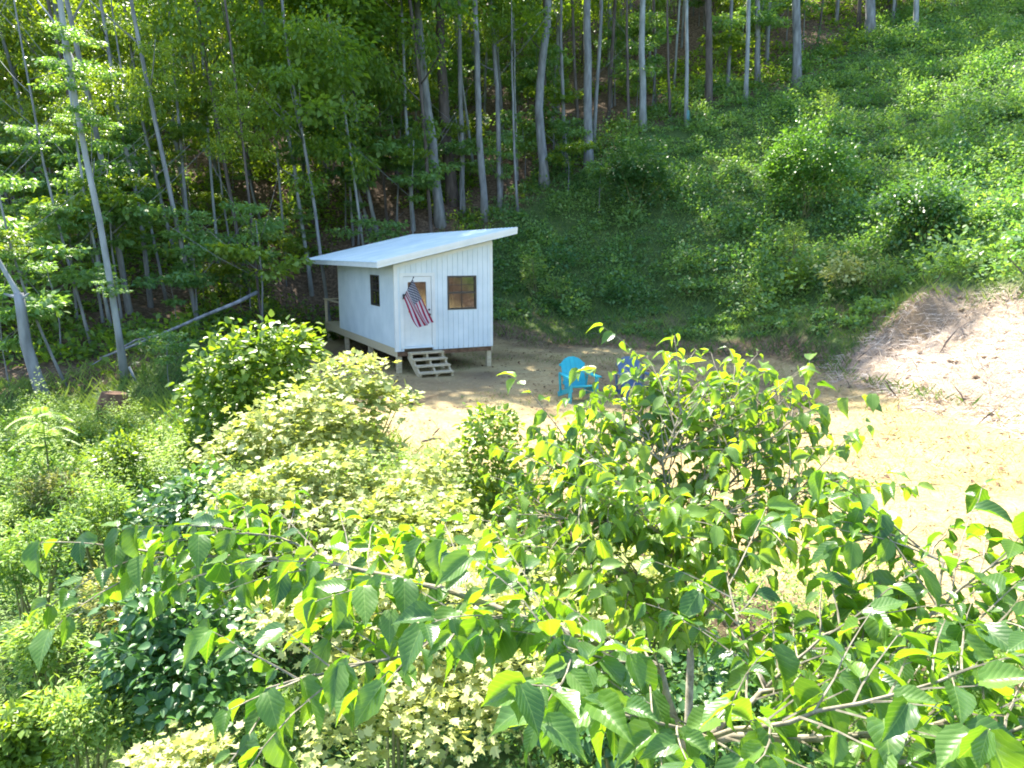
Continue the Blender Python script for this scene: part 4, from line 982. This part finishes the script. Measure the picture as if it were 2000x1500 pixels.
# feathery young sumac-like sapling at the left ledge
P = ground_hit(92, 915, 8); P = base_at(92, 915, 10.5)
sm = thing('young_sumac', 'young feathery plant with drooping compound leaves at the left edge ledge', 'plant', P)
top = Vector(pix(80,805,10.5))-Vector(P); mb = MB(); mb.tube([(0,0,-.1), top*.5+Vector((.02,0,0)), top], [.018,.014,.008], 6); mb.build('stem', M['stem'], sm)
g = np.random.default_rng(5); Os, Ds, Ns = [], [], []
for i in range(15):
    a = i*2.4; lean = Vector((math.cos(a), math.sin(a), .55)); b0 = top*(.55+.45*i/14)
    for j in range(15):
        t = j/14; p = b0+lean*(t*.42)+Vector((0, 0, -.32*t*t)); sd = lean.cross(Vector((0, 0, 1))).normalized()
        for s in (-1, 1): Os.append(p); Ds.append(sd*s+lean*.4+Vector((0, 0, -.35))); Ns.append((0, 0, 1))
link('fronds', leaf_mesh('fronds', np.array(Os), np.array(Ds), np.array(Ns, float), .12, M['weed'], .25, .3), sm)
# rosettes of tall weeds in front of the cabin pad: small dark tuft
P = ground_hit(800, 790); shrub('weed_tuft', 'small dark weed tuft on the pad in front of the steps', 'weed', P, [(0,0,.1,.22,.18,.16)], 160, .1, 'dark', 60, QUAD, .4)

# ------------------------------------------------------------------ mulberry trees (big leaves close to the camera)
def mul_leaf(curl, fold, seed, tint):
    """ovate, heart-based, long-tipped leaf; base at the origin, tip along +y, length 1"""
    prof = [(0,.0),(.015,.19),(.06,.29),(.14,.335),(.26,.365),(.39,.36),(.52,.315),(.64,.24),(.75,.15),(.86,.065),(1,.0)]
    g = random.Random(seed); V = []; UV = []; Fc = []
    us = (-1, -.5, 0, .5, 1)
    for i, (v, w) in enumerate(prof):
        jag = 1+(.06 if i % 2 else -.03)
        for u in us:
            x = u*w*.84*(jag if abs(u) == 1 else 1); yy = v-(.085*abs(u) if i < 2 and abs(u) > .4 else 0)*1.2
            z = fold*abs(u)*w-curl*v*v+.02*math.sin(v*14+u*2+seed)*abs(u)
            V.append((x, yy*(1-.12*curl*v), z)); UV.append((u*w/.4, v))
    for i in range(len(prof)-1):
        for j in range(4): Fc.append((i*5+j, i*5+j+1, i*5+6+j, i*5+5+j))
    return np.array(V), np.array(Fc), np.array(UV)
MUL = [mul_leaf(c, f, i, 0) for i, (c, f) in enumerate([(.22,.35),(.40,.6),(.12,.2),(.55,.4),(.30,.9),(.08,.5)])]
MULM = {mm: [npmesh('leaf', V, Fc, M[mm], np.full(len(Fc), .0+.08*i), UV, True) for i, (V, Fc, UV) in enumerate(MUL)] for mm in ('mulberry', 'mulberry_lit')}
def mulberry(label, base, branches, size, per, seed, trunk, mm='mulberry', maxind=300):
    """branches: (list of (px,py,d), r0, r1)"""
    g = random.Random(seed); base = Vector(base); t = thing('mulberry_tree', label, 'tree', base)
    mb = MB(); mb.tube([Vector(p)-base for p in trunk[0]], trunk[1], 10); mb.build('trunk', M['twig'], t, smooth=True)
    spots = []
    tw = MB()
    for br_, r0, r1 in branches:
        P = [Vector(pix(*q)) for q in br_]
        seg = [(P[i+1]-P[i]).length for i in range(len(P)-1)]; tot = sum(seg)
        def at(s):
            for i, l in enumerate(seg):
                if s <= l or i == len(seg)-1: return P[i].lerp(P[i+1], min(s/l, 1)), (P[i+1]-P[i]).normalized()
                s -= l
        m = max(4, int(tot/.09)); ctr = [at(tot*i/m)[0]+Vector((g.uniform(-1,1),g.uniform(-1,1),g.uniform(-1,1)))*.006 for i in range(m+1)]
        mb = MB(); mb.tube([c-base for c in ctr], [r0+(r1-r0)*i/m for i in range(m+1)], 8); mb.build('branch', M['twig'], t, smooth=True)
        s = tot*.12; side = 1
        while s < tot:
            p, d = at(s); side = -side
            lat = d.cross(Vector((0, 0, 1))).normalized()*side
            td = (d*.6+lat*g.uniform(.4, 1)+Vector((0, 0, g.uniform(-.1, .55)))).normalized()
            L = g.uniform(.14, .5); q0 = p; n = max(2, int(L/.055)); pts = [p]
            for k in range(n):
                q0 = q0+td*(L/n); td = (td+Vector((g.uniform(-.15,.15), g.uniform(-.15,.15), -.05))).normalized(); pts.append(q0)
                spots.append((q0.copy(), td.copy(), (1 if k % 2 else -1)))
            spots.append((q0.copy(), td.copy(), 0))
            tw.tube([x-base for x in pts], [.0038-.0028*k/len(pts) for k in range(len(pts))], 4)
            s += per*g.uniform(.7, 1.3)
        for k in range(3): p, d = at(tot); spots.append((p, d, k-1))
    P = []
    for p, d, sd in spots:
        lat = d.cross(Vector((0, 0, 1))).normalized()*sd
        D = (d*.45+lat*.8+Vector((g.uniform(-.4,.4), g.uniform(-.4,.4), g.uniform(-1.5,.05)))).normalized()
        pet = p+D*.02+Vector((0, 0, .012)); tw.tube([p-base, pet-base], [.0016,.0013], 3)
        N = (Vector((g.uniform(-.7,.7), g.uniform(-.8,.5), 1))).normalized()
        S_ = D.cross(N).normalized(); U_ = S_.cross(D)
        rot = Matrix((S_, D, U_)).transposed()
        P.append((pet-base, rot, size*g.uniform(.4, 1.25)**1.0, g.randrange(6)))
    tw_o = tw.build('twigs', M['twig'], t); tw_o['kind'] = 'stuff'
    cam_l = Vector((0, 0, CAMZ))-base
    def vis(q):
        w = q[0]+base; 
        if w.y < .3: return 1e3
        dv = w-Vector((0, 0, CAMZ)); dep = dv.y*CP-dv.z*SP; X = abs(dv.x/dep*F); Y = abs((dv.y*SP+dv.z*CP)/dep*F)
        return dv.length+(50 if X > 1080 or Y > 830 else 0)
    P.sort(key=vis)
    for loc, rot, s, v in P[:maxind]:
        o = link('leaf', MULM[mm][v], t, loc); o.rotation_euler = rot.to_euler(); o.scale = (s, s, s)
    VV, FF, UU, TT, n = [], [], [], [], 0
    for loc, rot, s, v in P[maxind:]:
        V0, F0, U0 = MUL[v]; VV.append((V0*s) @ np.array(rot).T+np.array(loc)); FF.append(F0+n); UU.append(U0); TT.append(np.full(len(F0), .05+.06*v)); n += len(V0)
    if VV:
        o = link('foliage', npmesh('foliage', np.vstack(VV), np.vstack(FF), M[mm], np.concatenate(TT), np.vstack(UU), True), t); o['kind'] = 'stuff'
    print('mulberry leaves', len(P))
J = (1340,1480,1.95)
b0 = Vector((.50, 1.75, gz(.5, 1.75)))
mulberry('mulberry tree with big drooping leaves, nearest the camera, its branches spread across the bottom', b0, [
  ([J,(1290,1300,2.0),(1180,1262,2.05),(1000,1200,2.15),(830,1140,2.3),(640,1100,2.45),(430,1085,2.5),(260,1075,2.5)], .014, .004),
  ([J,(1390,1440,1.9),(1640,1440,1.85),(1800,1420,1.8),(1950,1380,1.8)], .016, .005),
  ([(1390,1440,1.9),(1500,1345,2.1),(1720,1305,2.2),(1830,1190,2.3),(1845,1100,2.4),(1790,1065,2.5),(1650,1010,2.65)], .010, .004),
  ([(1830,1190,2.3),(1935,1105,2.3),(2060,1050,2.2)], .005, .003),
  ([(1000,1200,2.15),(900,1225,2.05),(760,1290,2.0),(600,1320,1.95),(520,1345,1.9)], .007, .003),
  ([(1290,1300,2.0),(1200,1290,1.9),(1080,1260,1.85)], .006, .003),
  ([(1390,1440,1.9),(1330,1420,1.75),(1200,1400,1.7),(1100,1360,1.7)], .006, .003),
  ([(640,1100,2.45),(560,1050,2.6),(430,1040,2.7)], .005, .003),
  ([(1640,1440,1.85),(1700,1500,1.7),(1850,1480,1.6),(2000,1420,1.6)], .008, .004),
  ([(1500,1345,2.1),(1450,1250,2.3),(1420,1120,2.5)], .007, .003),
   ([(1390,1440,1.9),(1560,1400,1.7),(1750,1360,1.65),(1900,1300,1.65)], .008, .003),
  ([(1720,1305,2.2),(1850,1260,2.1),(1980,1210,2.0)], .006, .003),
  ([(1500,1345,2.1),(1600,1250,2.2),(1680,1200,2.3)], .006, .003),
], .108, .05, 3, ([b0+Vector((0,0,-.2)), b0+Vector((-.03,.05,1.2)), Vector(pix(1350,1520,1.95)), Vector(pix(*J))], [.05,.042,.03,.024]))
b1 = Vector((.95, 3.5, gz(.95, 3.5)))
J2 = (1350,1250,3.3)
mulberry('second mulberry tree just behind, its leafy top reaching up to the two chairs', b1, [
  ([J2,(1330,1050,3.3),(1290,910,3.4),(1330,800,3.5)], .014, .004),
  ([(1330,1050,3.3),(1450,920,3.4),(1510,850,3.5),(1560,810,3.5)], .009, .003),
  ([(1335,1100,3.3),(1200,950,3.3),(1120,940,3.4),(1110,920,3.5)], .009, .003),
  ([(1335,1100,3.3),(1190,1020,3.1),(1050,1010,3.1)], .008, .003),
  ([J2,(1450,1080,3.1),(1560,960,3.1),(1640,960,3.1)], .009, .003),
  ([(1290,900,3.4),(1250,860,3.5),(1215,830,3.55)], .006, .003),
  ([(1290,900,3.4),(1390,840,3.5),(1440,770,3.5)], .006, .003),
  ([J2,(1250,1130,3.1),(1130,1080,3.0),(1030,1060,3.0)], .008, .003),
   ([(1290,960,3.35),(1200,920,3.3),(1130,950,3.2)], .006, .003),
  ([(1330,1050,3.3),(1420,1000,3.0),(1520,1020,2.9)], .006, .003),
  ([J2,(1230,1180,3.0),(1150,1160,2.9)], .006, .003),
  ([(1290,900,3.4),(1330,850,3.6),(1370,800,3.7)], .005, .003),
  ([(1330,1050,3.3),(1380,930,3.3),(1440,840,3.4)], .007, .003),
  ([(1335,1100,3.3),(1240,990,3.5),(1160,900,3.6)], .007, .003),
  ([(1335,1100,3.3),(1260,1010,2.9),(1230,960,2.85)], .006, .003),
  ([(1290,910,3.4),(1255,830,3.6),(1240,790,3.7)], .005, .003),
  ([(1330,850,3.6),(1330,790,3.7),(1300,750,3.8)], .005, .003),
  ([(1335,1100,3.3),(1150,960,3.4),(1100,850,3.6)], .006, .003),
  ([(1450,920,3.4),(1480,850,3.6),(1490,770,3.7)], .005, .003),
], .08, .024, 4, ([b1+Vector((0,0,-.2)), b1+Vector((.02,.0,1.0)), Vector(pix(*J2))], [.038,.028,.018]), 'mulberry_lit')
